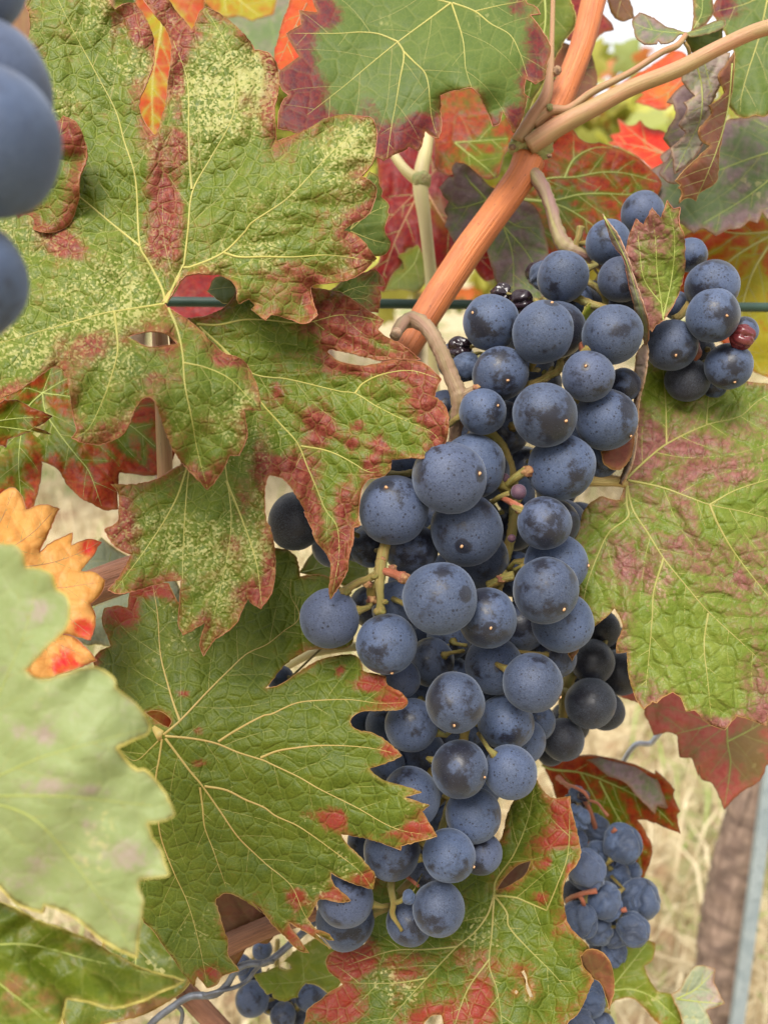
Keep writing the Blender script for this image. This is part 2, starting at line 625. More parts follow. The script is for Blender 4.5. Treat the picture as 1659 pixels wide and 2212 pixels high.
    # margin
    if rim:
        geo = []
        for l in loops:
            lp = np.r_[l, l[:1]]
            zz = depth(lp, kdd(vk, lp), np.zeros(len(lp)))
            pw = PA(lp[:, 0], lp[:, 1], zz - .00003)
            geo.append(tube_geo(pw, [rim * max(.15, .75 + .6 * math.sin(i * .11 + seed) * math.sin(i * .043 + 2) + .35 * (rg.random() - .5)) * q / F for i, q in enumerate(zz)], 5, False, seed))
        v, f, l3 = join_geo(geo)
        link('margin', mesh('margin', v, f, lc=l3), rimmat, root)
    # veins
    def vein_geo(q, r0, r1):
        d0 = kdd(kd, q)
        zz = depth(q, np.zeros(len(q)), d0)
        pw = PA(q[:, 0], q[:, 1], zz + .00002)
        n = len(q)
        rr = [(r0 + (r1 - r0) * (i / max(1, n - 1)) ** .7) * zz[i] / F for i in range(n)]
        return tube_geo(pw, rr, 6, False, seed)
    if vein_objs:
        for j, q in enumerate(prims):
            L = len(q) * 6
            v, f, l3 = vein_geo(q, vr[0] * .8 * min(1, .45 + L / 500), vr[1] * .5)
            vo = link('vein', mesh('vein', v, f, lc=l3), veinmat, root)
            geo = [vein_geo(s, vr[1] * .8, .4) for jj, s in secs if jj == j]
            if geo:
                v, f, l3 = join_geo(geo)
                link('side_vein', mesh('side_vein', v, f, lc=l3), sidemat or M_veinsoft, root)
    return bo


def leaf(label, junction, out, ctrl, mat, rimmat, veinmat, petiole=None, pet_r=9, pet_mat=None, flaps=(), group='grapevine leaves', cat='leaf', **kw):
    root = empty('grapevine_leaf', P(junction[0], junction[1], float(tps(ctrl)(np.array([junction[0]]), np.array([junction[1]]))[0])), label, cat, group)
    blade(root, 'blade', out, ctrl, mat, rimmat, veinmat, **kw)
    for i, fl in enumerate(flaps):
        fk = dict(kw)
        for k in ('holes', 'prims', 'red', 'yspots'):
            fk[k] = ()
        fk.update(fl)
        nm = fk.pop('name', 'folded_lobe')
        o2, c2, m2 = fk.pop('out'), fk.pop('ctrl'), fk.pop('mat', mat)
        fk['seed'] = kw.get('seed', 1) + 31 + i
        blade(root, nm, o2, c2, m2, fk.pop('rimmat', rimmat), veinmat, **fk)
    if petiole:
        p, r = stem_path(petiole, pet_r)
        tube('petiole', p, r, pet_mat or M_petiole, root, 10, seed=3)
    LEAVES.append(root)
    return root


# ---------------------------------------------------------------- materials
M_rim = stem_mat('leaf_margin_tan', (.34, .17, .045), (.24, .13, .035), stripe=.1, fleckamt=0, bump=0)
M_rimred = stem_mat('leaf_margin_pink', (.36, .10, .06), (.28, .13, .05), stripe=.1, fleckamt=0, bump=0)
M_rimyel = stem_mat('leaf_margin_yellow', (.45, .36, .08), (.32, .28, .06), stripe=.1, fleckamt=0, bump=0)
M_rimdark = stem_mat('leaf_margin_dark', (.16, .06, .03), (.22, .10, .04), stripe=.1, fleckamt=0, bump=0)
M_vein = stem_mat('vein_yellow', (.38, .33, .07), (.30, .28, .07), stripe=.15, fleckamt=.1, bump=.2)
M_veintan = stem_mat('vein_tan', (.40, .26, .08), (.34, .27, .07), stripe=.2, fleckamt=.1, bump=.2)
M_veingreen = stem_mat('vein_green', (.26, .30, .06), (.30, .32, .07), stripe=.15, fleckamt=.05, bump=.2)
M_veinsoft = stem_mat('vein_soft', (.24, .24, .05), (.28, .22, .06), stripe=.15, fleckamt=.1, bump=.2)
M_veinred = stem_mat('vein_red', (.30, .12, .05), (.34, .2, .07), stripe=.15, fleckamt=.05, bump=.2)
M_petiole = stem_mat('petiole_tan', (.45, .26, .09), (.38, .30, .10), stripe=.3, fleckamt=.3)

L_mottle = leaf_mat('leaf_mottled', (.072, .108, .007), (.136, .170, .022), (.130, .016, .012), (.24, .055, .036), yel=(.38, .36, .13), vein=(.22, .24, .045), speck=.55,
                    cell=3.6, bump=.40, veinlet=.42, spec=.2)
L_green = leaf_mat('leaf_green', (.060, .090, .005), (.106, .134, .008), (.24, .026, .012), (.22, .03, .02), vein=(.17, .20, .03), speck=.2, cell=3.2, bump=.45, veinlet=.40,
                   rough=.5, spec=.3)
L_smooth = leaf_mat('leaf_smooth_green', (.062, .100, .012), (.090, .128, .018), (.075, .008, .012), (.14, .014, .012), speck=.1, cell=2.2, bump=.22,
                    veinlet=.13, fine=.5, rough=.55, keep=.2, spec=.25)
L_purple = leaf_mat('leaf_green_purple', (.105, .148, .012), (.178, .212, .034), (.135, .038, .036), (.235, .090, .075), vein=(.085, .12, .02), yel=(.42, .26, .17), speck=.35,
                    cell=2.9, bump=.48, spec=.22, veinlet=.42, rough=.45)
L_pale = leaf_mat('leaf_pale', (.210, .255, .095), (.24, .28, .12), (.28, .22, .17), (.30, .24, .19), speck=.1, cell=1.6, bump=.15, veinlet=.06, rough=.5, spec=.2)  # sheen and back-lighting are put into this paler base colour
L_dark = leaf_mat('leaf_dark_green', (.07, .10, .007), (.115, .14, .009), (.16, .08, .03), (.2, .1, .03), speck=0, cell=1.6, bump=.3, veinlet=.12, spec=.25)
L_red = leaf_mat('leaf_red_green', (.09, .125, .006), (.14, .165, .008), (.22, .020, .008), (.33, .045, .010), vein=(.22, .25, .03), speck=.0, cell=1.5,
                 bump=.5, veinlet=.22, keep=1.3, fine=.3, trans=.4, tint=0.0, spec=.18)
L_crimson = leaf_mat('leaf_crimson', (.20, .08, .015), (.22, .10, .015), (.27, .014, .012), (.17, .010, .012), vein=(.35, .12, .04), speck=0, cell=1.5, bump=.4,
                     veinlet=.1, keep=.3, trans=.45, tint=0.0, spec=.18)
L_rose = leaf_mat('leaf_rose', (.24, .15, .05), (.26, .16, .06), (.50, .12, .09), (.42, .08, .06), vein=(.34, .26, .09), speck=0, cell=1.5, bump=.4,
                     veinlet=.15, keep=.5, trans=.4, tint=0.0)
L_scarlet = leaf_mat('leaf_scarlet', (.5, .10, .02), (.5, .2, .03), (.62, .05, .03), (.55, .03, .02), vein=(.6, .2, .08), speck=0, cell=1.5, bump=.3,
                     veinlet=.1, keep=.3, trans=.45, tint=0.0, spec=.18)
L_orange = leaf_mat('leaf_orange', (.62, .30, .07), (.66, .36, .11), (.55, .03, .03), (.5, .08, .02), vein=(.45, .16, .03), speck=0, cell=1.4, bump=.3,
                    veinlet=.25, keep=-.2, trans=.4, tint=0.0, spec=.18)
L_fire = leaf_mat('leaf_orange_yellow', (.30, .27, .012), (.38, .29, .015), (.44, .045, .008), (.36, .07, .008), vein=(.4, .38, .04), speck=0, cell=1.2, bump=.4,
                  veinlet=.3, keep=1.3, trans=.45, tint=0.0, spec=.18)
L_grey = leaf_mat('leaf_underside_grey', (.22, .26, .15), (.28, .30, .20), (.27, .18, .16), (.34, .25, .22), vein=(.38, .38, .2), speck=0, cell=2.0, bump=.6,
                  veinlet=.25, keep=.5, rough=.55)
L_plum = leaf_mat('leaf_plum', (.105, .15, .05), (.14, .18, .075), (.17, .105, .11), (.23, .155, .15), vein=(.24, .28, .09), speck=0, cell=1.5, bump=.5,
                  veinlet=.25, keep=1.1, trans=.3, spec=.2)
L_brown = leaf_mat('leaf_brown_red', (.15, .07, .03), (.2, .1, .04), (.14, .035, .022), (.18, .05, .03), speck=0, cell=1.5, bump=.4, veinlet=.1, keep=.2,
                   rough=.45, tint=0.0, spec=.18)
L_back = leaf_mat('leaf_backlit_green', (.16, .22, .02), (.22, .26, .03), (.28, .12, .02), (.3, .08, .02), vein=(.3, .32, .05), speck=0, cell=1.8, bump=.4,
                  veinlet=.3, trans=.45)

# ---------------------------------------------------------------- ground, sky side, far rows
def ground_mat():
    g = G('dry_grass_ground')
    tc = g.n('TexCoord').outputs['Object']
    a = g.noise(tc, 2.2, 5, .6).outputs['Fac']
    b = g.noise(tc, 40, 5, .7).outputs['Fac']
    c = g.mix(g.ss(b, .3, .7), (.34, .25, .13), (.60, .50, .31))
    c = g.mix(g.ss(a, .48, .62), c, (.19, .22, .06))
    c = g.mix(g.ss(g.noise(tc, 7, 3).outputs['Fac'], .55, .7), c, (.30, .17, .09))
    bp = g.n('Bump', {'Height': b, 'Distance': .02}).outputs[0]
    return g.out(g.n('BsdfPrincipled', {'Base Color': c, 'Roughness': .9, 'Normal': bp}).outputs[0])


n = 60
gv, gf = [], []
rg = random.Random(3)
xs = [math.copysign(abs(t) ** 3.2 * 400, t) for t in np.linspace(-1, 1, n)]
for j in range(n):
    for i in range(n):
        x, y = xs[i], xs[j]
        d = math.hypot(x, y)
        gv.append((x, y, .012 * math.sin(x * 2.1 + 1) * math.cos(y * 1.7) + (0 if d < 30 else (d - 30) * .004)))
for j in range(n - 1):
    for i in range(n - 1):
        a = j * n + i
        gf.append((a, a + 1, a + n + 1, a + n))
tag(link('ground', mesh('ground', gv, gf), ground_mat()), 'dry straw coloured ground between the vine rows', kind='structure')


def grass_mat():
    g = G('dry_grass_blades')
    lc = g.attr('lc').outputs['Vector']
    s = g.n('SeparateXYZ', {0: lc})
    c = g.mix(g.ss(s.outputs[0], .25, .75), (.62, .53, .34), (.34, .25, .13))
    c = g.mix(g.math('GREATER_THAN', s.outputs[1], .83), c, (.24, .30, .07))
    c = g.mix(g.math('LESS_THAN', s.outputs[1], .10), c, (.34, .17, .08))
    b = g.n('BsdfPrincipled', {'Base Color': c, 'Roughness': .6})
    t = g.n('BsdfTranslucent', {'Color': c})
    return g.out(g.n('MixShader', {0: .3, 1: b.outputs[0], 2: t.outputs[0]}).outputs[0])


gv, gf, gl = [], [], []
rg = random.Random(11)
for k in range(15000):
    y = .55 + 5.5 * rg.random() ** 1.7
    x = rg.uniform(-.5, .5) * (y + .35) + .05
    h = rg.uniform(.03, .13) * (1 + .5 * (y > 1.5))
    a = rg.uniform(0, 6.28)
    w = rg.uniform(.0012, .0035)
    lean = rg.uniform(.1, 1.6)
    dx, dy = math.cos(a), math.sin(a)
    p0 = Vector((x, y, -.01))
    p1 = p0 + Vector((dx * h * lean * .35, dy * h * lean * .35, h * .65))
    p2 = p0 + Vector((dx * h * lean, dy * h * lean, h * max(.2, 1 - lean * .4)))
    sd = Vector((-dy, dx, 0)) * w
    b = len(gv)
    gv += [p0 - sd, p0 + sd, p1 - sd * .7, p1 + sd * .7, p2]
    r1, r2 = rg.random(), rg.random()
    cl = .5 + .5 * math.sin(x * 5 + 1.3) * math.sin(y * 4.1)
    gl += [(r1, min(1, r2 * .75 + cl * .27), 0)] * 5
    gf += [(b, b + 1, b + 3, b + 2), (b + 2, b + 3, b + 4)]
tag(link('dry_grass', mesh('dry_grass', gv, gf, lc=gl), grass_mat()), 'dry straw grass covering the ground behind the vine', 'grass', kind='stuff')


# generic lobed leaf outline for the far vines
def lobed(n=26):
    out = []
    for i in range(n):
        a = 2 * math.pi * i / n
        b = (a / math.pi) if a <= math.pi else 2 - a / math.pi
        r = .55 + .28 * abs(math.cos(2.5 * a)) ** 1.5 + .10 * (i % 2) - .35 * max(0, b - .85) * 5
        out.append((math.sin(a) * max(.12, r), math.cos(a) * max(.12, r)))
    return out


LOB = lobed(18)


def far_leaf_mat():
    g = G('far_vine_leaves')
    lc = g.attr('lc').outputs['Vector']
    s = g.n('SeparateXYZ', {0: lc})
    c = g.mix(g.ss(s.outputs[0], .15, .55), (.17, .24, .04), (.46, .46, .06))
    c = g.mix(g.math('GREATER_THAN', s.outputs[0], .82), c, (.50, .12, .03))
    c = g.mix(g.math('MULTIPLY', s.outputs[1], .35), c, (.6, .55, .2))
    b = g.n('BsdfPrincipled', {'Base Color': c, 'Roughness': .5})
    t = g.n('BsdfTranslucent', {'Color': c})
    return g.out(g.n('MixShader', {0: .45, 1: b.outputs[0], 2: t.outputs[0]}).outputs[0])


M_far = far_leaf_mat()
M_bark = stem_mat('vine_bark', (.28, .195, .145), (.085, .055, .04), fleck=(.36, .29, .25), stripe=1.1, rough=.85, bump=4.0, sc=(1.5, 1.5, .10))
rg = random.Random(5)


def far_vine(x, y, label, nl=520, top=1.25, hue=0.0, low=.62, half=.55, size=.055):
    root = empty('grape_vine', (x, y, 0), label, 'vine', 'vines of the rows behind')
    pts = [Vector((x + .02 * math.sin(k), y, .1 * k)) for k in range(8)]
    tube('trunk', pts, [.026 - .001 * k for k in range(8)], M_bark, root, 8, 2, .3)
    v, f, l = [], [], []
    for k in range(nl):
        c = Vector((x + rg.uniform(-half, half), y + rg.gauss(0, .13), low + (top - low) * rg.random() ** .8))
        q = Matrix.Rotation(rg.uniform(0, 6.28), 3, 'Z') @ Matrix.Rotation(rg.uniform(-1.2, 1.2) + 1.2, 3, 'X') @ Matrix.Rotation(rg.uniform(0, 6.28), 3, 'Z')
        s = size * rg.uniform(.6, 1.15)
        b = len(v)
        r1, r2 = min(1, max(0, rg.random() + hue)), rg.random()
        v.append(c + q @ Vector((0, 0, .12 * s)))
        l.append((r1, r2, 0))
        for a, bb in LOB:
            v.append(c + q @ Vector((a * s, bb * s, -.1 * s * rg.random())))
            l.append((r1, r2, 0))
        m = len(LOB)
        f += [(b, b + 1 + i, b + 1 + (i + 1) % m) for i in range(m)]
    link('foliage', mesh('foliage', v, f, lc=l), M_far, root)
    return root


far_vine(-.62, 2.3, 'blurred green vine behind the big mottled leaf, far left of its row', hue=-.1, top=1.6, half=.8, nl=1300)
far_vine(.10, 2.35, 'blurred green and orange vine behind the orange cane', hue=.05)
far_vine(.80, 2.3, 'blurred yellow vine under the white sky in the gap beside the cane', hue=.1, top=1.14, nl=600)
far_vine(1.75, 2.4, 'blurred vine in the far row at the right edge')
far_vine(-.3, 4.6, 'distant pale vine seen low between the leaves left of the cane', hue=.05, nl=420, half=.9, size=.07)
far_vine(1.35, 4.6, 'distant pale yellow vine beyond the yellow one', hue=.12, nl=420, half=.9, size=.07)

# old vine trunk and its metal stake, lower right
root = empty('old_vine', P(1560, 2300, .78), 'brown fibrous old vine trunk leaning beside the grey metal stake', 'vine')
pp, rr = stem_path([(1500, 2750, .95), (1530, 2330, .80), (1547, 2150, .76), (1570, 1960, .74), (1608, 1800, .725), (1655, 1620, .71), (1700, 1400, .70)],
                   [66, 54, 50, 50, 50, 48, 46], 14)
tube('trunk', pp, rr, M_bark, root, 20, 4, .16)
# peeling bark strips
rgb = random.Random(21)
for k in range(26):
    i0 = rgb.randrange(2, len(pp) - 12)
    a = rgb.uniform(0, 6.28)
    seg = []
    for i in range(i0, min(len(pp), i0 + rgb.randrange(6, 14))):
        t = (pp[min(i + 1, len(pp) - 1)] - pp[i - 1]).normalized()
        u = t.orthogonal().normalized()
        w = t.cross(u)
        seg.append(pp[i] + (u * math.cos(a + .02 * (i - i0)) + w * math.sin(a + .02 * (i - i0))) * rr[i] * 1.02)
    tube('bark_strip', seg, [rgb.uniform(.0008, .0022) * (1 - abs(2 * j / (len(seg) - 1) - 1) * .7) for j in range(len(seg))], M_bark, root, 5, k)

g = G('galvanised_steel')
tc = g.n('TexCoord').outputs['Object']
c = g.mix(g.ss(g.noise(tc, 60, 4).outputs['Fac'], .35, .65), (.20, .24, .255), (.27, .31, .32))
c = g.mix(g.ss(g.noise(tc, 400, 3).outputs['Fac'], .55, .7), c, (.15, .18, .19))
M_zinc = g.out(g.n('BsdfPrincipled', {'Base Color': c, 'Roughness': .6, 'Metallic': .25}).outputs[0])
root = empty('metal_stake', P(1580, 2212, .70), 'pale grey galvanised metal stake standing in front of the vine trunk', 'stake')
pa, pb = P(1566, 2400, .715), P(1700, 1400, .645)
ax = (pb - pa).normalized()
sx = ax.cross(FWD).normalized()
sy = ax.cross(sx).normalized()
w, t = .0048, .0016
prof = [(-w, -t), (w, -t), (w, .004), (w - .0018, .004), (w - .0018, t), (-w, t)]
v = [p + sx * a - sy * b for p in (pa, pb) for a, b in prof]
m = len(prof)
f = [(i, (i + 1) % m, m + (i + 1) % m, m + i) for i in range(m)] + [tuple(range(m - 1, -1, -1)), tuple(range(m, 2 * m))]
link('stake_bar', mesh('stake_bar', v, f, smooth=False), M_zinc, root)

# ================================================================ leaves, front to back
# ---- blurred pale leaf close to the lens, lower left
leaf('large out-of-focus pale green leaf closest to the camera at the lower left', (-90, 1720),
     T('G: -700,150 -60,195 0,200 100,210 140,260 160,350 280,365 330,400 350,480 420,530 440,620 420,720 370,780 280,860 220,930 160,990 200,1030 270,1050 400,1020 500,990 590,975 660,1000 730,1060 730,1100 800,1160 880,1230 945,1340 930,1390 840,1430 740,1480 780,1540 860,1620 J: 900,60 980,130 1050,230 1100,340 1080,365 1000,390 930,400 960,490 1010,560 1040,650 1065,725 990,740 880,750 870,800 900,870 890,1000 870,1130 860,1240 760,1200 640,1130 560,1060 440,970 280,910 270,960 200,940 90,890 0,800 -60,760 -600,700'),
     [(-90, 1700, .112), (0, 1180, .108), (330, 1570, .109), (380, 1750, .108), (290, 2060, .106), (0, 1930, .112), (150, 1650, .104), (-240, 1500, .118), (-240, 1880, .118)],
     L_pale, M_rimyel, M_veingreen, step=10, rbase=.1, rmar=(20, .0), ybase=-.1, wave=.00045, puck=.0002, edge=.0005, seed=5,
     red=[(45, 1580, 20, 16, .6), (100, 1590, 22, 18, .6), (115, 1700, 40, 22, .5), (200, 1705, 20, 16, .4), (90, 1860, 30, 30, .5), (265, 1850, 40, 30, .45), (90, 1330, 30, 30, .4), (250, 1990, 25, 25, .4), (190, 1780, 25, 12, .4)],
     prims=[T('Z: -90,1720 60,1760 150,1850 230,1960 295,2070'), T('Z: -90,1720 80,1640 220,1600 325,1572'), T('Z: -90,1720 0,1500 60,1350 90,1200'), T('Z: -90,1720 130,1720 280,1735 378,1745')], vr=(4, 1.2), rim=2.0)

# ---- dark one under it, bottom left
leaf('dark olive green blurred leaf in the bottom left corner under the pale one', (-100, 2050),
     T('J: -700,800 -100,820 0,890 100,930 250,1010 400,1060 500,1100 640,1170 760,1240 880,1300 1000,1340 1160,1385 1100,1420 1000,1460 900,1510 700,1560 560,1520 420,1500 380,1659 300,1720 -100,1760 -700,1760'),
     [(-100, 2050, .128), (0, 1950, .130), (390, 2115, .122), (130, 2200, .118), (200, 2080, .126), (-200, 2212, .125)],
     L_dark, M_rimyel, M_veingreen, step=11, rbase=.05, rmar=(25, .1), ybase=.1, wave=.0015, seed=8,
     red=[(35, 2130, 25, 25, .7), (100, 2160, 22, 20, .6), (30, 2180, 25, 15, .6), (165, 2055, 25, 20, .45)],
     prims=[T('Z: -100,2050 60,2040 200,2075 395,2118'), T('Z: -100,2050 20,2140 120,2220')], rim=1.8)

# ---- the big mottled leaf, upper left
leaf('large mottled green and purple leaf with cream flecks, its lower lobe folded down, upper left', (358, 656),
     T('A: 970,850 920,780 880,690 880,610 910,550 940,470 965,400 970,290 955,200 910,100 850,15 780,25 720,60 690,0 650,-90 400,-170 200,-150 150,-20 185,100 178,240 120,330 60,500 20,700 -150,900 -200,1300 Z: -75,560 -80,700 -70,850 D: 0,890 30,880 100,850 200,790 280,730 350,695 400,720 430,800 445,900 465,1010 480,1100 452,1140 520,1170 620,1185 700,1160 760,1130 810,1060 840,980 880,910 930,885 970,910 1000,980 1030,1080 1070,1180 1120,1270 1180,1340 1240,1400 1300,1465 1345,1420 1400,1340 1440,1250 1500,1250 1550,1130 1530,960 1640,970 1630,880 1590,760 1540,670 1490,635 1410,610 1330,540 1250,460 1180,400 1100,350 1050,320 1035,295 1060,270 1085,235 1110,190 1160,130 1230,110 1300,115 1370,120 1440,150 1480,190 1490,270 1500,302 1560,270 1600,310 E: 0,335 90,405 130,370 250,400 340,425 415,370 390,300 370,200 400,180 500,170 600,150 690,110 760,40 785,15 B: 760,1590 700,1510 640,1460 578,1445 640,1400 720,1360 760,1290 785,1190 750,1140 690,1103 730,1060 770,990 787,860 780,800 757,742 700,730 620,720 540,720 460,745 360,800 260,850 158,885 150,780 145,680 165,590 175,490 160,400 120,340 60,315 18,312 5,275 A: 1600,320 1570,260 1500,180 1400,100 1330,60 1288,42 1250,80 1225,150 1205,182 1170,140 1100,60 1060,0 1000,-80 900,-60 900,0 940,50 990,110 1040,180 1065,240 1075,300 1070,420 1055,520 1045,620 1020,720 1000,790 980,840'),
     [(372, 650, .157), (150, 60, .167), (440, 20, .168), (800, 260, .163), (800, 560, .161), (580, 690, .161), (0, 690, .156), (250, 690, .1535), (200, 800, .1475), (400, 800, .1475),
      (165, 950, .150), (450, 1050, .150), (560, 880, .150), (0, 860, .150), (320, 290, .1635), (100, 450, .162), (600, 450, .1605), (480, 200, .1655)],
     L_mottle, M_rimred, M_vein, step=6.5, seed=2, vr=(4.4, 1.3), rbase=.12, rmar=(26, .36), ybase=.50, puck=.0007, wave=.0006, edge=.0013,
     holes=[T('D: 800,510 850,492 950,472 1050,490 1112,552 1060,558 950,570 890,555 850,530')],
     yspots=[(480, 190, 110, 150, .4), (160, 610, 110, 60, .55), (700, 320, 90, 60, .3), (90, 130, 60, 60, .1), (280, 440, 60, 70, -.1), (380, 820, 150, 60, -.05), (180, 190, 110, 110, -.25), (60, 500, 70, 60, .2), (560, 180, 60, 80, .3)],
     red=[(350, 430, 30, 95, .85), (365, 520, 30, 45, .55), (345, 15, 40, 40, .7), (378, 70, 26, 60, .6), (330, 30, 14, 40, .4), (640, 300, 60, 60, .12), (700, 480, 80, 50, .15), (560, 230, 40, 60, .2), (298, 48, 18, 45, .7), (250, 60, 16, 28, .5), (193, 746, 50, 28, .6), (345, 815, 50, 16, .4), (500, 777, 40, 14, .4), (110, 490, 45, 25, .6), (140, 540, 45, 25, .5),
          (395, 330, 20, 30, .5), (620, 590, 60, 35, .45), (680, 650, 20, 40, .5), (760, 560, 40, 30, .35), (225, 940, 50, 25, .4), (440, 1040, 25, 30, .4), (540, 890, 30, 35, .2), (385, 130, 14, 120, .55), (585, 150, 20, 60, .4), (770, 470, 30, 60, .4), (460, 620, 25, 14, .4), (30, 860, 40, 20, .4)],
     prims=[T('D: 1040,300 1090,190 1150,60 A: 1155,1659 1180,1450 1210,1200 1330,980 1450,760 1480,600 1450,350 1350,150 1290,60'),
            T('A: 1205,1190 1190,1000 1185,800 1175,500 1090,260'),
            T('D: 1040,300 1020,210 950,70 A: 930,1640 880,1545 850,1110 780,880 730,700 600,450 450,170 350,-40'),
            T('A: 880,1545 700,1400 520,1250 330,1120 120,960'),
            T('D: 1150,75 1200,70 A: 1400,1585 1540,1450 B: 0,1400 230,1240 480,980 620,850 752,745'),
            T('A: 1400,1585 1500,1612 1659,1610 B: 250,1612 500,1600 775,1640'),
            T('D: 1040,300 850,330 650,362 330,450 0,545 -200,580'),
            T('D: 720,350 735,480 740,600 700,760 650,900 560,1080 470,1140'),
            T('D: 1060,330 1110,450 1145,600 1160,800 1200,1000 1240,1220 1300,1450'),
            T('D: 1150,670 1290,700 1440,770 1550,880 1630,965')],
     sec=(64, 50),
     flaps=[dict(name='overlapping_lobe', out=T('A: 250,740 370,760 400,730 470,760 530,870 548,980 500,1120 495,1260 420,1420 250,1450 100,1330 60,1000'),
                 ctrl=[(40, 300, .160), (150, 260, .1555), (185, 330, .1555), (165, 430, .158), (60, 450, .161)], rbase=.1, rmar=(28, .6), ybase=.1, prims=[T('A: 200,1150 300,1000 370,880 400,740')], red=[(140, 290, 30, 40, .7)], seed=4, step=7)],
     petiole=[(355, 655, .1575), (378, 620, .160), (395, 578, .1615)], pet_r=[6, 7, 6.5], pet_mat=M_veintan)

# ---- second mottled leaf with the long pointed tips, middle
leaf('long-lobed green leaf with red blotches and pointed tips reaching over the main grape bunch', (431, 706),
     T('D: 1060,330 1130,378 1230,388 1330,362 1420,312 1475,240 1482,180 1560,150 E: 100,200 300,190 540,225 620,265 700,320 760,360 832,405 790,460 850,510 930,550 1000,600 1062,652 900,645 800,655 700,630 600,605 488,588 475,600 500,625 560,662 680,687 800,673 900,656 1000,653 1080,672 1150,730 1192,773 1160,830 1148,885 1190,912 1225,970 1236,1060 1225,1150 1195,1207 1150,1250 1080,1270 1000,1265 880,1280 875,1310 870,1340 820,1385 740,1400 700,1450 680,1530 670,1659 H: 668,20 682,85 642,100 640,180 610,280 600,370 560,450 498,548 490,480 500,380 480,280 410,190 370,90 330,0 E: 340,1600 300,1530 240,1440 180,1390 112,1373 92,1430 85,1500 95,1659 H: 120,100 145,220 150,370 130,500 62,608 0,575 G: 1558,540 1530,595 1480,700 1400,770 1350,800 1278,905 1255,840 1280,740 1292,690 1210,740 1148,772 1118,700 1130,560 1135,428 1060,435 940,470 830,500 740,515 680,490 740,420 800,320 822,270 760,240 700,190 655,110 740,60 745,0 D: 750,1560 740,1480 698,1430 800,1432 900,1422 1000,1390 1100,1330 1140,1305 1200,1100 1150,850 1080,600 1050,450'),
     [(431, 708, .169), (830, 690, .169), (965, 900, .165), (845, 1000, .167), (720, 1285, .162), (600, 1000, .167), (440, 1400, .156), (400, 1365, .156), (245, 1280, .158), (240, 1050, .160),
      (570, 1310, .158), (400, 1100, .160), (640, 800, .170), (560, 1050, .164), (700, 1100, .166)],
     L_mottle, M_rimred, M_vein, step=6.5, seed=6, vr=(4.2, 1.3), rbase=.13, rmar=(28, .42), ybase=.18, puck=.0009, wave=.0006, edge=.0011,
     yspots=[(400, 1170, 70, 80, .75), (480, 1250, 70, 110, .8), (540, 1120, 60, 80, .6), (440, 1370, 30, 40, .6), (400, 1340, 30, 30, .6), (840, 900, 60, 60, -.2), (600, 900, 60, 60, .2)],
     red=[(800, 790, 120, 22, .6), (920, 800, 35, 50, .6), (900, 860, 60, 20, .3), (690, 900, 35, 28, .6), (760, 960, 14, 14, .75), (770, 920, 14, 12, .6), (820, 960, 16, 18, .75), (800, 1005, 16, 16, .75), (920, 900, 30, 22, .5),
          (945, 930, 20, 40, .5), (690, 940, 35, 25, .6), (600, 850, 16, 30, .5), (760, 720, 60, 50, .55), (680, 680, 60, 30, .55), (640, 1010, 40, 30, .5), (745, 1080, 16, 30, .4), (735, 1200, 26, 60, .65), (670, 1090, 20, 60, .5),
          (585, 1260, 20, 50, .5), (500, 1230, 25, 40, .2), (560, 980, 30, 50, .35), (265, 1140, 28, 40, .8), (500, 1180, 20, 25, .45), (545, 1280, 30, 25, .5), (740, 1100, 10, 10, .8), (600, 1000, 30, 15, .4), (520, 1100, 20, 30, .35)],
     prims=[T('Z: 431,706 480,750 543,806 626,820 E: 560,850 650,862 780,940 960,1030 1130,1105 1200,1190'),
            T('Z: 480,750 530,820 567,873 605,915 643,958 665,1010 682,1050 705,1104 726,1133 733,1180 731,1212 717,1286'),
            T('Z: 650,964 700,972 735,985 764,1001 800,1020 838,1012'),
            T('Z: 425,700 470,702 527,691 572,691 660,697 740,680 825,693'),
            T('Z: 440,715 468,880 490,1030 500,1130 484,1240 445,1400'),
            T('Z: 432,820 412,980 400,1120 395,1250 397,1364'),
            T('Z: 412,980 380,1080 320,1180 247,1278'),
            T('Z: 490,1040 530,1140 555,1220 566,1305'),
            T('E: 650,862 700,800 830,740 1000,720 1180,770')],
     sec=(60, 48))

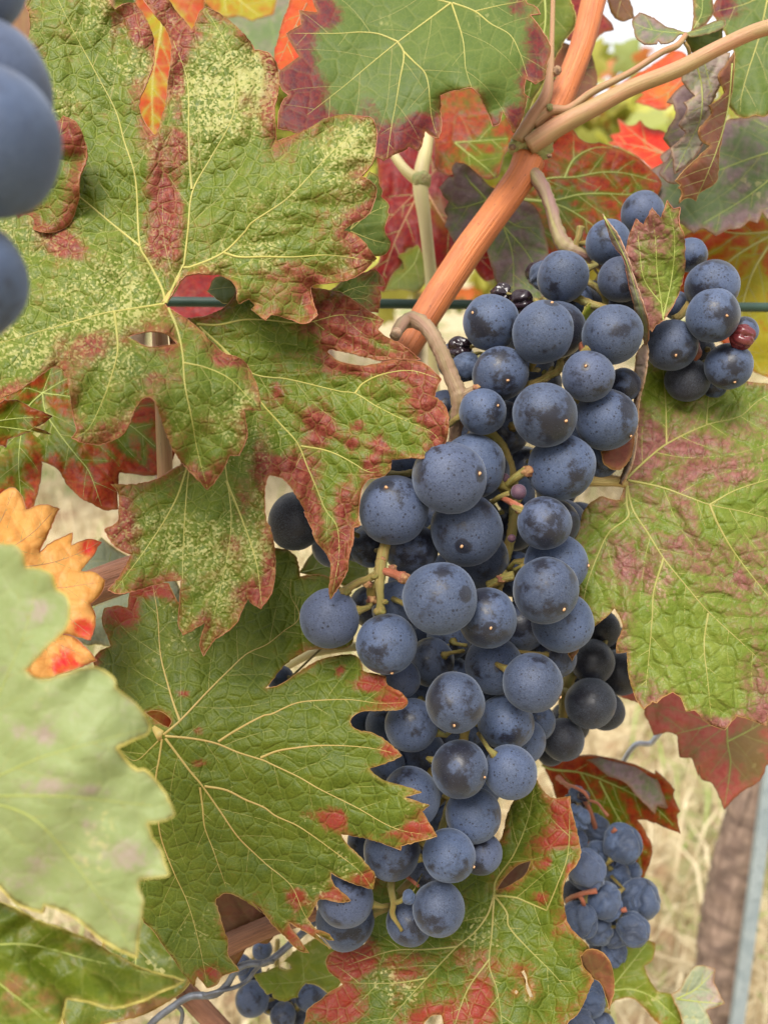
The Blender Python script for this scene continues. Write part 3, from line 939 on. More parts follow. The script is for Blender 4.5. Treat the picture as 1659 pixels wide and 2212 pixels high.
# ---- smooth green leaf with wine-red margin, top centre
leaf('smooth green leaf with wine-red edges hanging at the top centre', (974, 7),
     T('B: 380,-200 385,0 415,75 300,65 312,155 218,210 250,270 297,355 240,400 175,450 180,540 232,597 185,660 170,740 165,805 280,830 500,900 700,960 790,980 830,1006 920,960 970,940 985,915 1040,945 1062,930 1090,822 1130,855 1172,866 1192,800 1185,680 1185,600 1230,580 1300,565 1380,553 1430,600 1470,690 1512,792 1550,780 1575,695 1600,740 1642,835 C: 70,832 110,760 135,680 150,600 168,618 130,580 140,490 200,527 260,480 272,400 298,310 240,190 165,95 232,88 200,40 140,10 120,-200'),
     [(974, 0, .196), (610, 180, .186), (830, 345, .184), (950, 290, .187), (1100, 280, .186), (1180, 100, .19), (800, 120, .190), (1000, 195, .181), (960, 230, .186), (1060, 230, .186)],
     L_smooth, M_rimred, M_vein, step=7, seed=9, vr=(3.4, .9), rbase=-.12, rmar=(30, .36), ybase=-.2, puck=.00025, wave=.0004, edge=.0006,
     red=[(640, 120, 42, 62, .9), (642, 224, 60, 55, .95), (695, 31, 38, 30, .9), (620, 262, 30, 20, .6), (836, 300, 100, 34, .9), (798, 234, 26, 22, .55), (905, 262, 30, 20, .6), (1156, 114, 26, 50, .75), (1112, 17, 24, 22, .6), (1108, 255, 26, 28, .8), (1060, 270, 14, 16, .6), (720, 265, 50, 20, .6), (1150, 180, 24, 20, .6)],
     prims=[T('B: 1250,20 1100,130 920,262 760,390 600,525 480,620 350,720'), T('B: 915,262 800,215 690,203 550,210 400,210 230,210'), T('B: 915,262 955,335 930,500 905,650 880,780 850,990'),
            T('B: 955,325 1020,390 1085,455 1110,540 1118,640 1130,740 1165,860'), T('B: 1255,25 1290,130 1325,250 1335,340 1342,430 1380,552'), T('B: 1260,20 1400,72 1500,150 1620,220 C: 100,330 150,480'),
            T('B: 1400,72 1550,35 1659,15 C: 150,0'), T('B: 1245,20 1150,-5 950,-60 700,-150')], sec=(72, 50))

# ---- green leaf with red tips, lower left
leaf('flat olive green leaf with bright red tips left of the lower grapes', (351, 1590),
     T('G: 642,665 655,603 740,590 800,600 822,500 920,445 1060,448 1112,560 1150,600 1300,560 1500,480 1659,350 H: 60,220 100,180 150,225 230,240 285,290 305,405 420,395 520,430 620,600 640,790 600,850 480,860 380,860 300,900 200,970 130,1060 88,1106 170,1090 290,1010 400,940 520,905 640,895 680,930 700,1000 760,1010 840,1030 850,1080 930,1130 978,1185 970,1215 930,1240 800,1245 700,1250 640,1280 615,1320 650,1360 760,1390 850,1440 942,1527 880,1560 740,1608 K: 740,55 780,100 850,140 960,165 1068,205 960,235 1050,265 1117,285 1070,325 1120,410 1162,482 1050,510 940,540 935,567 860,540 740,500 558,465 600,530 680,610 740,680 772,722 762,812 680,790 600,760 540,735 497,707 500,745 530,800 600,860 622,885 560,895 430,875 400,910 380,960 350,1000 400,1060 480,1090 516,1132 480,1130 400,1085 500,1190 400,1118 330,1075 240,1020 250,1060 290,1110 330,1170 366,1216 290,1190 220,1120 130,1030 60,940 0,890 J: 1640,960 1560,900 1470,850 1400,840 1350,880 1370,950 1400,1050 1430,1140 1430,1220 1502,1322 1390,1360 1360,1410 1300,1432 1240,1360 1217,1422 1140,1330 1080,1240 1020,1160 960,1070 900,1010 760,800 Z: 235,1800 220,1650 250,1590 215,1480 G: 600,990 590,930 620,880 700,840 650,720'),
     [(351, 1588, .170), (700, 1300, .184), (640, 1200, .187), (270, 1320, .182), (878, 1505, .164), (870, 1620, .163), (940, 1808, .161), (805, 1905, .166), (720, 2055, .168), (450, 2110, .170), (620, 1700, .168), (350, 2000, .176), (240, 1600, .176), (480, 1420, .176)],
     L_green, M_rim, M_veintan, step=6.5, seed=12, vr=(4.0, 1.1), rbase=-.02, rmar=(14, .30), ybase=.05, puck=.0006, wave=.0006, edge=.0008,
     holes=[T('G: 915,1262 950,1246 1010,1252 1060,1285 1078,1315 1060,1352 1040,1345 1010,1330')],
     red=[(265, 1325, 32, 30, .9), (330, 1270, 55, 22, .9), (802, 1478, 34, 14, .8), (850, 1515, 38, 14, .85), (846, 1622, 30, 13, .85), (862, 1600, 16, 12, .6), (905, 1790, 38, 22, .85), (850, 1800, 40, 12, .5), (726, 1768, 26, 20, .9), (670, 1760, 22, 14, .5), (786, 1896, 18, 16, .8),
          (640, 1942, 20, 24, .9), (719, 1934, 22, 12, .8), (455, 2096, 24, 16, .7), (393, 1498, 14, 8, .8), (427, 1577, 12, 10, .6), (736, 1450, 14, 14, .8), (430, 1650, 18, 14, .5), (700, 2010, 40, 10, .5), (640, 2020, 30, 20, .4), (215, 1420, 20, 20, .4)],
     yspots=[(420, 1950, 70, 90, .3)],
     prims=[T('G: 1030,1395 1130,1310 1300,1130 1430,1000 1550,890 H: 100,830 200,750 300,660 245,520 250,420'), T('G: 1130,1310 1090,1200 1060,1100 1010,900 990,640 960,460'),
            T('G: 1040,1405 1200,1420 1350,1450 1500,1510 1659,1560 K: 110,20 300,110 420,180 660,300 900,430 1150,480'), T('G: 1370,1440 1480,1370 1659,1275 H: 120,1270 280,1200 430,1182 620,1178 800,1200 965,1195'),
            T('H: 60,1540 160,1500 260,1482 430,1465 640,1470 800,1490 930,1525'), T('G: 1040,1420 J: 1140,0 1200,80 1260,150 1380,320 1490,480 1600,590 K: 100,660 250,790 340,980 500,1180'),
            T('J: 1285,165 1420,190 1540,250 1659,300 K: 150,350 300,420 540,590 680,700 755,800'), T('J: 1255,170 1272,300 1285,420 1340,570 1420,800'), T('G: 1020,1420 J: 1000,0 980,120 990,300 1010,480 1090,700 1180,900 1250,1150 1300,1400'),
            T('G: 1020,1410 950,1480 850,1560 780,1520')],
     sec=(64, 50), petiole=[(351, 1590, .1695), (335, 1570, .172), (300, 1540, .18)], pet_r=[13, 9, 7], pet_mat=M_veintan)

# ---- broad green and purple leaf at the right
leaf('broad wrinkled green and dusky purple leaf right of the main grape bunch', (1350, 1046),
     T('F: 850,650 880,560 1000,560 1150,620 1300,700 1520,785 1659,800 2000,840 Z: 1790,1100 1790,1400 I: 1900,1300 1659,1290 1642,1342 1560,1310 1460,1280 1400,1350 1380,1372 1270,1320 1200,1250 1140,1252 1110,1170 1060,1130 1000,1160 958,1200 930,1190 878,1237 840,1190 810,1120 780,1000 770,880 703,887 710,820 745,720 720,650 693,603 650,650 560,730 480,850 428,932 400,890 440,850 540,700 545,640 400,420 420,200 480,50 F: 500,1600 560,1535 620,1508 690,1530 735,1530 760,1440 765,1410 795,1340 815,1200 830,1000 842,800'),
     [(1345, 1050, .191), (1450, 850, .201), (1659, 830, .199), (1450, 1300, .183), (1240, 1420, .186), (1400, 1560, .180), (1700, 1200, .186), (1280, 1150, .190), (1650, 1500, .180), (1380, 800, .196), (1550, 1000, .190)],
     L_purple, M_rim, M_veinsoft, step=7, seed=15, vr=(4.2, 1.4), rbase=.27, rmar=(18, .30), ybase=.0, puck=.0010, wave=.0006, edge=.0008,
     red=[(1370, 1210, 80, 60, .32), (1510, 1000, 110, 70, .34), (1420, 960, 60, 50, .25), (1600, 1250, 70, 50, .34), (1400, 1490, 22, 36, .5), (1545, 1580, 26, 20, .6), (1640, 1430, 30, 60, .4), (1640, 1540, 30, 20, .4), (1500, 1180, 50, 30, .28), (1480, 1440, 90, 80, -.4), (1460, 1350, 60, 60, -.15), (1580, 1120, 60, 30, -.25), (1290, 1300, 40, 60, -.25), (1440, 830, 40, 40, -.25)],
     yspots=[(1480, 1010, 60, 40, .25)],
     prims=[T('F: 765,1400 870,1300 1020,1180 1270,1060 1480,1005 1580,920 1659,875 1900,830'), T('F: 775,1405 1000,1455 1150,1510 1290,1560 1480,1600 1659,1645 1950,1700'), T('F: 1290,1560 1450,1470 1659,1400 1850,1330'),
            T('F: 1290,1560 1340,1680 I: 1440,250 1600,460 1800,700'), T('F: 770,1420 790,1530 I: 820,10 900,130 1000,290 1130,450 1280,625 1500,830 1659,980'), T('I: 1000,295 940,500 930,660 910,900 880,1200'),
            T('I: 1280,635 1255,830 1280,1080 1300,1310'), T('F: 768,1430 770,1560 I: 780,30 660,130 590,270 530,430 500,560 480,750'), T('F: 1020,1180 1015,950 1000,740 990,600'), T('F: 1270,1060 1280,900 1300,740')],
     sec=(56, 52),
     flaps=[dict(out=T('F: 610,1228 622,1290 660,1330 710,1342 745,1330 790,1270 815,1190 822,1120 780,1140 700,1195'), ctrl=[(1297, 977, .184), (1330, 1018, .183), (1370, 940, .186)], mat=L_brown, rbase=.6, rmar=(10, .1), puck=0, step=7),
            dict(out=T('F: 830,620 870,560 895,540 905,600 880,780 850,900 838,1050 825,1200 800,1320 770,1380 740,1437 722,1415 735,1380 770,1270 800,1120 815,900'), ctrl=[(1380, 750, .190), (1398, 745, .186), (1378, 900, .187), (1343, 1045, .187)], mat=L_grey, rbase=.25, rmar=(14, .4), puck=.0002, step=7)],
     petiole=[(1350, 1046, .1915), (1335, 1040, .190), (1300, 1038, .190), (1262, 1036, .192), (1200, 1030, .2)], pet_r=[9, 12, 13, 15, 14])

# ---- folded leaf over the right bunch
leaf('small folded leaf with saw-toothed tips draped over the right grape bunch', (1440, 700),
     T('C: 770,1540 785,1480 830,1373 872,1412 930,1300 985,1372 1025,1258 1060,1310 1105,1298 1100,1400 1130,1480 1135,1600 F: 1138,30 1130,120 1100,230 1050,330 1000,400 950,440 930,480 890,430 830,280 790,120 765,0'),
     [(1370, 480, .179), (1420, 460, .176), (1480, 460, .178), (1420, 700, .182), (1478, 620, .182), (1370, 640, .181), (1400, 560, .177)],
     L_purple, M_rimred, M_veingreen, step=6, seed=18, rbase=.72, rmar=(16, .2), ybase=-.1, puck=.0010, wave=.0006, edge=.0004,
     red=[(1460, 640, 40, 70, -.55), (1395, 590, 14, 30, -.3), (1440, 600, 20, 40, -.25), (1440, 460, 10, 30, -.4), (1465, 500, 16, 40, -.3)],
     prims=[T('F: 1000,400 980,250 960,100 C: 950,1500 930,1320'), T('F: 1000,380 1050,150 C: 1070,1500 1030,1280'), T('F: 985,300 880,150 C: 850,1550 832,1390')], sec=(26, 48), vr=(3, 1.0),
     flaps=[dict(name='rolled_edge', out=T('C: 618,1340 650,1385 700,1450 745,1535 785,1640 F: 810,120 855,250 900,390 908,500 890,570 872,520 850,440 818,330 778,150 748,10 C: 700,1560 655,1460'),
                 ctrl=[(1302, 466, .181), (1340, 540, .178), (1380, 680, .180), (1400, 740, .186)], mat=L_grey, rbase=.35, rmar=(8, .3), rimmat=M_rimred, puck=.0002, step=6, prims=[T('C: 630,1360 720,1530 F: 780,60 840,270 895,480')], sec=None)])

# ---- leaf at the bottom
leaf('large dull green leaf with red patches and pale scars below the main bunch', (1067, 1934),
     T('K: 340,1622 358,1560 430,1510 480,1465 572,1410 550,1380 480,1320 468,1260 500,1210 600,1175 690,1165 720,1140 700,1000 720,800 900,680 1200,640 1450,600 1560,500 1600,350 L: 60,260 130,170 200,120 250,200 310,240 415,228 420,300 450,420 482,580 460,650 400,720 370,820 380,920 400,1020 440,1080 500,1140 540,1180 480,1230 500,1300 560,1375 540,1430 500,1530 460,1600 400,1650 350,1760 K: 1700,1760 900,1760 300,1760'),
     [(1067, 1934, .193), (1240, 1720, .187), (1240, 2050, .184), (700, 2060, .189), (670, 2212, .184), (1200, 2200, .181), (850, 1850, .206), (950, 1900, .202), (1000, 2150, .183)],
     L_green, M_rim, M_veinsoft, step=7, seed=21, vr=(3.8, 1.3), rbase=.10, rmar=(20, .3), ybase=.12, puck=.0005, wave=.0007, edge=.0010,
     holes=[T('L: -45,815 0,745 90,660 172,632 140,715 70,770 0,806'), T('L: 110,1330 128,1318 145,1360 150,1400 190,1490 165,1492 140,1430 138,1380'), T('L: 65,1455 80,1442 92,1458 78,1472'), T('K: 1080,1650 1130,1605 1190,1600 1200,1640 1210,1720 1100,1720')],
     red=[(765, 2078, 45, 32, .9), (1040, 2130, 30, 70, .5), (890, 2100, 45, 30, .5), (940, 2190, 50, 25, .45), (740, 2180, 50, 40, .7), (1215, 1770, 22, 40, .7), (1185, 1820, 40, 14, .6), (1180, 1860, 12, 14, .6), (1170, 1940, 12, 14, .6), (990, 2060, 30, 40, .25), (1000, 2200, 80, 20, .4), (860, 2160, 20, 30, .3), (1230, 1880, 8, 30, .4)],
     yspots=[(1150, 2090, 60, 60, .5), (1180, 2060, 30, 40, .35), (1120, 2140, 30, 60, .4)],
     prims=[T('K: 1520,850 1480,970 1400,1080 1280,1180 1100,1370 900,1590 800,1740'), T('K: 1290,1172 1100,1190 900,1195 740,1240 600,1290'), T('K: 1520,850 1659,865 L: 140,890 270,945 330,800 400,600 415,300'),
            T('K: 1520,850 1600,960 L: 30,1040 130,1160 300,1330 430,1480'), T('K: 1520,860 1505,1100 1490,1290 1540,1450 1580,1740'), T('K: 1490,1250 1350,1450 1250,1740'), T('K: 1520,850 1530,760 L: 60,600 150,380 190,180'), T('K: 1100,1370 900,1400 620,1400')], sec=(60, 48),
     flaps=[dict(out=T('L: 480,1235 520,1195 570,1190 630,1220 680,1310 692,1440 660,1565 640,1480 600,1390 555,1370 500,1300'), ctrl=[(1260, 2060, .183), (1315, 2070, .180), (1315, 2180, .181), (1285, 2120, .184)], mat=L_brown, rbase=.3, rmar=(10, .2), puck=.0002, step=7, rimmat=M_rim)])

# ---- yellow-orange leaf at the left edge
leaf('bright yellow-orange leaf with red lobe tips at the left edge', (-60, 1230),
     T('D: -80,1560 0,1490 60,1455 110,1465 150,1530 165,1590 230,1565 300,1560 378,1587 G: 352,25 330,80 290,170 248,255 330,190 458,130 450,210 560,170 638,190 600,250 540,330 508,372 600,380 662,430 640,510 570,578 600,640 595,730 572,803 500,790 440,770 388,765 470,790 540,850 613,932 540,960 400,1010 250,1050 100,1000 -100,900 -300,600 -300,100'),
     [(-60, 1230, .158), (40, 1060, .170), (220, 1170, .172), (225, 1260, .166), (200, 1380, .160), (210, 1430, .158), (60, 1450, .155), (100, 1250, .164)],
     L_orange, M_rimred, M_veinred, step=8, seed=24, vr=(3.2, 1.1), rbase=-.1, rmar=(10, .16), ybase=-.4, puck=.0006, wave=.0008,
     red=[(205, 1182, 22, 18, 1.3), (195, 1368, 22, 22, .8), (175, 1350, 16, 12, .6), (140, 1430, 22, 25, .9), (160, 1445, 40, 10, .7)],
     prims=[T('Z: -60,1230 60,1160 125,1095'), T('Z: -60,1230 90,1220 160,1200 215,1172'), T('Z: -60,1230 90,1270 220,1258'), T('Z: -60,1230 100,1300 200,1375'), T('Z: -60,1230 60,1350 205,1430'), T('Z: -60,1230 0,1130 30,1060')], sec=(40, 45))

# ---- red and green leaf behind it
leaf('deep red leaf with green veins behind the folded lobe at the left', (90, 900),
     T('D: -250,900 -80,860 0,860 200,600 400,500 800,700 1100,1100 1080,1290 1000,1372 750,1355 745,1420 740,1480 742,1585 660,1592 590,1560 500,1510 420,1430 370,1340 300,1300 265,1288 260,1380 240,1470 210,1590 165,1592 100,1560 0,1520 -80,1500 -300,1400'),
     [(90, 900, .196), (0, 1080, .184), (220, 1090, .190), (340, 1020, .192), (60, 1100, .184), (350, 830, .198), (-80, 950, .188)],
     L_red, M_rimdark, M_veingreen, step=8, seed=27, vr=(3.0, 1.2), rbase=.62, rmar=(20, .4), ybase=-.5, puck=.0004, wave=.0008,
     red=[(130, 900, 90, 40, -.25), (20, 1000, 40, 90, -.3), (130, 960, 40, 50, -.25), (280, 930, 50, 20, -.4), (250, 1060, 90, 40, .4)],
     prims=[T('D: 270,860 290,980 380,1120 480,1250 560,1350 640,1570'), T('D: 270,860 180,950 140,1100 120,1300 140,1570'), T('D: 270,860 500,900 800,1050 980,1200'), T('D: 270,860 150,830 0,900'), T('D: 270,860 300,780 330,700'), T('D: 270,860 450,760 650,720')], sec=(50, 48))
leaf('small green and rust leaf tips at the left edge over the deep red leaf', (-40, 920),
     T('D: -250,950 0,920 30,905 110,905 200,950 331,1005 280,1050 215,1078 270,1090 328,1122 200,1103 50,1150 40,1200 0,1185 -250,1180'), [(-40, 920, .178), (110, 900, .182), (20, 950, .180), (-80, 960, .178)],
     L_red, M_rimdark, M_veingreen, step=8, seed=28, rbase=.15, rmar=(14, .5), ybase=-.4, prims=[T('D: -100,1050 100,1020 320,1008'), T('D: -100,1060 150,1090 320,1120')], red=[(80, 905, 40, 15, .4)])

# ---- pieces seen round the green wire
leaf('thin smooth green leaf showing in the gap around the green wire', (545, 640),
     T('D: 1310,212 1340,145 1400,127 1465,170 1478,240 1430,300 1390,290 1300,222'), [(480, 630, .181), (510, 600, .180), (495, 650, .179)],
     L_smooth, M_rimyel, M_vein, step=6, seed=30, rbase=-.3, rmar=(5, .05), ybase=-.4, prims=[T('D: 1320,212 1400,200 1470,195')], sec=None, vr=(2.2, 1))
leaf('red leaf glimpsed through the gap behind the green wire', (430, 640), T('D: 1000,60 1300,80 1500,60 1520,300 1450,420 1000,420 980,250'), [(430, 640, .262), (350, 640, .262), (430, 690, .258)],
     L_crimson, M_rimdark, M_veinred, step=9, seed=31, rbase=.7, rmar=(5, 0), ybase=-.5)
leaf('green leaf edge showing between the mottled leaf and the red leaves', (720, 520),
     T('B: 600,1300 740,1075 792,1108 800,1150 822,1200 815,1230 862,1282 855,1330 862,1345 835,1440 873,1530 842,1592 780,1606 700,1580 560,1540 500,1400'), [(720, 520, .180), (830, 430, .184), (840, 540, .186), (760, 380, .182)],
     L_smooth, M_rim, M_vein, step=7, seed=33, rbase=-.15, rmar=(8, .1), ybase=-.4, prims=[T('B: 620,1440 740,1340 850,1290'), T('B: 620,1450 760,1505 868,1530'), T('B: 620,1440 720,1250 790,1120')], sec=(34, 46), vr=(3, 1.1))
leaf('reddish green leaf tip just above the green wire left of the cane', (700, 640),
     T('E: 450,240 530,195 600,130 700,105 772,80 822,135 840,188 783,192 812,240 806,300 795,355 700,340 560,300'), [(700, 640, .183), (820, 590, .188), (815, 670, .186)],
     L_green, M_rimred, M_vein, step=7, seed=34, rbase=.42, rmar=(14, .3), ybase=-.3, red=[(740, 610, 30, 30, -.5), (720, 620, 30, 20, -.3)], prims=[T('E: 480,280 650,200 830,185'), T('E: 480,290 700,270 800,340')], sec=(30, 46), vr=(2.6, 1))

# ---- right side, behind the cane
leaf('hanging brown-red leaf folded lengthwise with grey underside, under the side shoot', (1478, 95),
     T('C: 1120,470 1200,360 1300,330 1420,330 1385,470 1320,620 1290,680 1300,730 1240,920 1160,1025 1072,1092 1060,1000 1048,925 1095,890 1142,832 1098,785 1150,682 1130,640 1200,600 1140,540'),
     [(1478, 130, .204), (1560, 130, .207), (1450, 330, .202), (1500, 300, .206), (1480, 230, .203)],
     L_grey, M_rimdark, M_veingreen, step=7, seed=36, rbase=.55, rmar=(8, .2), ybase=-.4, puck=.0005,
     prims=[T('C: 1200,380 1240,550 1230,750 1160,900 1080,1070'), T('C: 1250,370 1310,600')], sec=(26, 55), vr=(3.2, 1.1),
     flaps=[dict(out=T('C: 1445,325 1408,382 1352,455 1345,490 1388,578 1350,625 1290,662 1302,712 1225,812 1228,870 1262,900 1297,912 1200,1000 1120,1080 1073,1135 1110,1160 1095,1180 1115,1200 1100,1275 1150,1240 1205,1262 1228,1212 1330,1138 1352,950 1392,750 1432,560 1440,450'),
                 ctrl=[(1580, 120, .207), (1545, 170, .199), (1515, 290, .199), (1540, 340, .203), (1480, 430, .2), (1560, 300, .206)], mat=L_brown, rbase=.5, rmar=(8, .1), puck=.0003, step=7, rimmat=M_rim, prims=[T('C: 1430,400 1400,700 1330,950 1210,1240')])],
     petiole=[(1490, 125, .203), (1486, 105, .2), (1478, 92, .199)], pet_r=4)
leaf('curled dark leaf against the white sky at the top right', (1478, 78),
     T('C: 805,132 850,80 880,88 940,115 1010,162 1090,187 1140,202 1180,192 1280,150 1350,125 1388,126 1382,165 1280,212 1180,228 1110,212 1050,262 985,275 968,250 962,275 900,276 860,262 828,228 815,180'),
     [(1370, 55, .204), (1400, 80, .2), (1478, 72, .2), (1560, 48, .206), (1430, 90, .199)],
     L_plum, M_rimdark, M_veingreen, step=6, seed=38, rbase=.35, rmar=(5, .1), ybase=-.4, prims=[T('C: 1130,210 1000,200 900,180 820,150'), T('C: 1130,210 1250,185 1370,150')], sec=(30, 50), vr=(2.4, 1), red=[(1390, 70, 40, 40, .35), (1500, 60, 50, 20, -.4)],
     flaps=[dict(out=T('C: 1180,-80 1300,-80 1310,30 1318,70 1270,150 1215,190 1178,188 1190,100'), ctrl=[(1500, 0, .209), (1530, 0, .212), (1500, 60, .202)], mat=L_smooth, rbase=0, rmar=(10, .5), puck=.0002, step=8, prims=[T('C: 1190,180 1240,80 1240,-60')]),
            dict(out=T('C: 1128,222 1200,190 1290,150 1372,165 1370,240 1372,310 1280,330 1180,335'), ctrl=[(1480, 80, .202), (1560, 60, .208), (1560, 100, .209), (1490, 112, .206)], mat=L_smooth, rbase=-.3, rmar=(4, 0), puck=.0002, step=8)])
leaf('flat dark green leaf cut off by the right edge above the side shoot', (1655, -10),
     T('C: 1300,60 1320,20 1380,-80 1760,-120 1900,300 1760,600 1640,730 1580,720 1500,740 1440,700 1405,650 1430,450 1440,320 1380,200 1330,120'), [(1655, 0, .218), (1560, 40, .22), (1600, 250, .214), (1700, 150, .214)],
     L_smooth, M_rim, M_vein, step=8, seed=40, rbase=-.1, rmar=(8, .05), ybase=-.4, red=[(1570, 20, 40, 22, .8), (1550, 0, 20, 20, .7)], prims=[T('C: 1659,-40 1600,230 1530,450 1490,600 1480,700'), T('C: 1659,-40 1750,300'), T('C: 1659,-40 1500,30 1340,70')], sec=(60, 48), vr=(3, 1.1))
leaf('out-of-focus dusky green leaf with plum blotches at the right edge', (1760, 320),
     T('C: 1150,950 1250,960 1390,760 1480,740 1540,730 1620,720 1800,600 2000,1000 1800,1280 1659,1380 1620,1330 1590,1400 1540,1380 1480,1430 1400,1440 1330,1480 1250,1430 1190,1460 1110,1400 1000,1330 930,1200 900,1080 1000,1020 980,980 1100,880'),
     [(1760, 320, .24), (1420, 420, .236), (1500, 480, .230), (1650, 470, .232), (1600, 260, .246), (1450, 340, .242)],
     L_plum, M_rimdark, M_veingreen, step=9, seed=42, rbase=.30, rmar=(26, .55), ybase=-.4, red=[(1560, 270, 25, 25, .5), (1600, 370, 50, 30, .25), (1480, 420, 50, 40, -.3), (1440, 360, 30, 30, .5), (1640, 450, 40, 30, .2)],
     prims=[T('C: 1950,920 1659,960 1500,1010 1300,1080 1000,1120'), T('C: 1950,920 1700,1100 1500,1250 1250,1400'), T('C: 1950,920 1700,820 1540,740'), T('C: 1950,920 1800,1150 1660,1360')], sec=(60, 46))
leaf('orange and yellow-green leaf glowing behind the right grape bunch', (1659, 500),
     T('C: 1060,1560 1130,1480 1250,1420 1400,1340 1640,1180 1900,1200 F: 2000,300 1800,800 1659,760 1560,720 1450,600 1300,500 1150,300 1050,100'),
     [(1659, 500, .262), (1480, 540, .258), (1640, 800, .25), (1500, 700, .256), (1660, 420, .266)], L_fire, M_rim, M_vein, step=9, seed=44, rbase=.62, rmar=(30, .2), ybase=-.4,
     red=[(1500, 580, 40, 40, .4), (1560, 500, 30, 20, .4), (1620, 640, 40, 60, -.5), (1640, 770, 30, 30, -.7), (1530, 480, 60, 12, -.3), (1600, 720, 30, 50, .2)],
     prims=[T('Z: 1680,500 1600,505 1520,495 1460,500'), T('Z: 1680,500 1620,600 1600,720 1640,800'), T('Z: 1680,500 1580,560 1500,650 1440,700'), T('Z: 1680,500 1640,460 1600,430')], sec=(40, 46))
leaf('dark red leaf with bright green veins behind the right bunch stalk', (1120, 480),
     T('C: 80,1000 200,850 330,800 400,770 440,820 490,880 560,900 600,893 680,920 760,950 850,1000 920,1060 970,1110 990,1160 960,1230 900,1330 800,1420 700,1500 600,1600 400,1620 150,1620 0,1500 -100,1300 0,1100'),
     [(1120, 480, .236), (1290, 310, .240), (1420, 390, .236), (1330, 500, .230), (1200, 560, .228), (1200, 420, .234)], L_red, M_rimdark, M_veingreen, step=8, seed=46, rbase=.62, rmar=(22, .4), ybase=-.5,
     red=[(1290, 400, 20, 8, .6), (1200, 480, 30, 60, -.2)], prims=[T('C: 100,1250 250,1130 450,1110 620,1080 780,1090 960,1140'), T('C: 100,1250 300,1260 480,1220 650,1215 800,1220 940,1200'), T('C: 100,1250 350,1290 500,1370 640,1480'), T('C: 100,1250 200,1400 250,1600'), T('C: 380,1120 440,1000 560,930 680,925')], sec=(52, 46), vr=(5, 1.6))
leaf('dusky plum leaf with pale green veins directly behind the cane', (1080, 470),
     T('N: 600,520 640,480 690,420 740,420 720,330 760,280 850,300 950,380 1100,520 1300,600 1500,700 1580,900 1640,1250 1620,1500 1450,1600 1250,1540 1150,1430 1080,1200 1000,1060 760,1040 720,990 690,920 650,880 680,790 650,740 690,650 640,590'),
     [(980, 420, .226), (1080, 470, .224), (1160, 600, .216), (1100, 640, .216), (1150, 480, .222)], L_plum, M_rimdark, M_veingreen, step=8, seed=48, rbase=.62, rmar=(14, .1), ybase=-.5,
     prims=[T('N: 900,480 1050,640 1200,880 1290,1150 1300,1500'), T('N: 1100,700 1330,880 1520,900'), T('N: 1200,880 1400,1100 1560,1350'), T('N: 900,480 850,400'), T('N: 1050,640 850,700 690,720')], sec=(46, 46), red=[(1130, 560, 40, 60, -.15)])
leaf('bright crimson leaf behind the pale forked shoot', (905, 420),
     T('N: 0,100 160,0 400,0 700,30 900,100 850,330 1000,600 1100,800 1050,1000 1150,1250 1160,1360 1050,1400 1000,1370 900,1250 700,1250 600,1290 560,1250 500,1180 420,1160 380,1080 300,1100 260,1230 170,1330 90,1500 20,1480 -60,1300 40,1200 -20,900 40,600'),
     [(905, 420, .272), (840, 600, .262), (1050, 600, .262), (900, 310, .276), (980, 420, .27)], L_crimson, M_rimdark, M_veinred, step=8, seed=50, rbase=.75, rmar=(8, .0), ybase=-.6,
     red=[(950, 480, 14, 30, -.5), (1000, 360, 50, 14, -.6), (940, 440, 14, 16, -.5)], prims=[T('N: 450,500 250,700 100,850'), T('N: 450,500 200,1000 40,1450'), T('N: 450,500 700,900 1100,1300'), T('N: 450,500 700,200 850,100')], sec=(50, 46))
leaf('green and yellow leaf with brown patches right below the wine-edged leaf', (1010, 330),
     T('N: 560,100 540,-450 800,-620 1150,-560 1350,-50 1300,130 1220,200 1180,330 1150,420 1050,440 850,330 700,400 560,330'), [(1010, 330, .250), (960, 300, .252), (1110, 320, .242), (1000, 380, .244)],
     L_red, M_rimdark, M_veingreen, step=8, seed=52, rbase=.52, rmar=(10, .2), ybase=-.4, red=[(950, 300, 40, 20, .5), (1060, 345, 40, 12, -.5)], prims=[T('N: 750,100 900,220 1050,340 1130,420'), T('N: 750,100 1000,80 1250,60')], sec=(44, 46), vr=(4, 1.4))
leaf('yellow-green leaf scrap just above the wire under the crimson leaf', (880, 590),
     T('N: 210,1160 290,1130 400,1060 430,1100 480,1200 460,1420 380,1500 280,1480 90,1490 180,1330 280,1280 260,1220'), [(880, 590, .252), (850, 620, .25), (900, 560, .256)], L_back, M_rimyel, M_veingreen, step=8, seed=53, rbase=-.1, rmar=(5, 0), ybase=-.3, prims=[T('N: 420,1100 360,1250 150,1450')], sec=(40, 46))

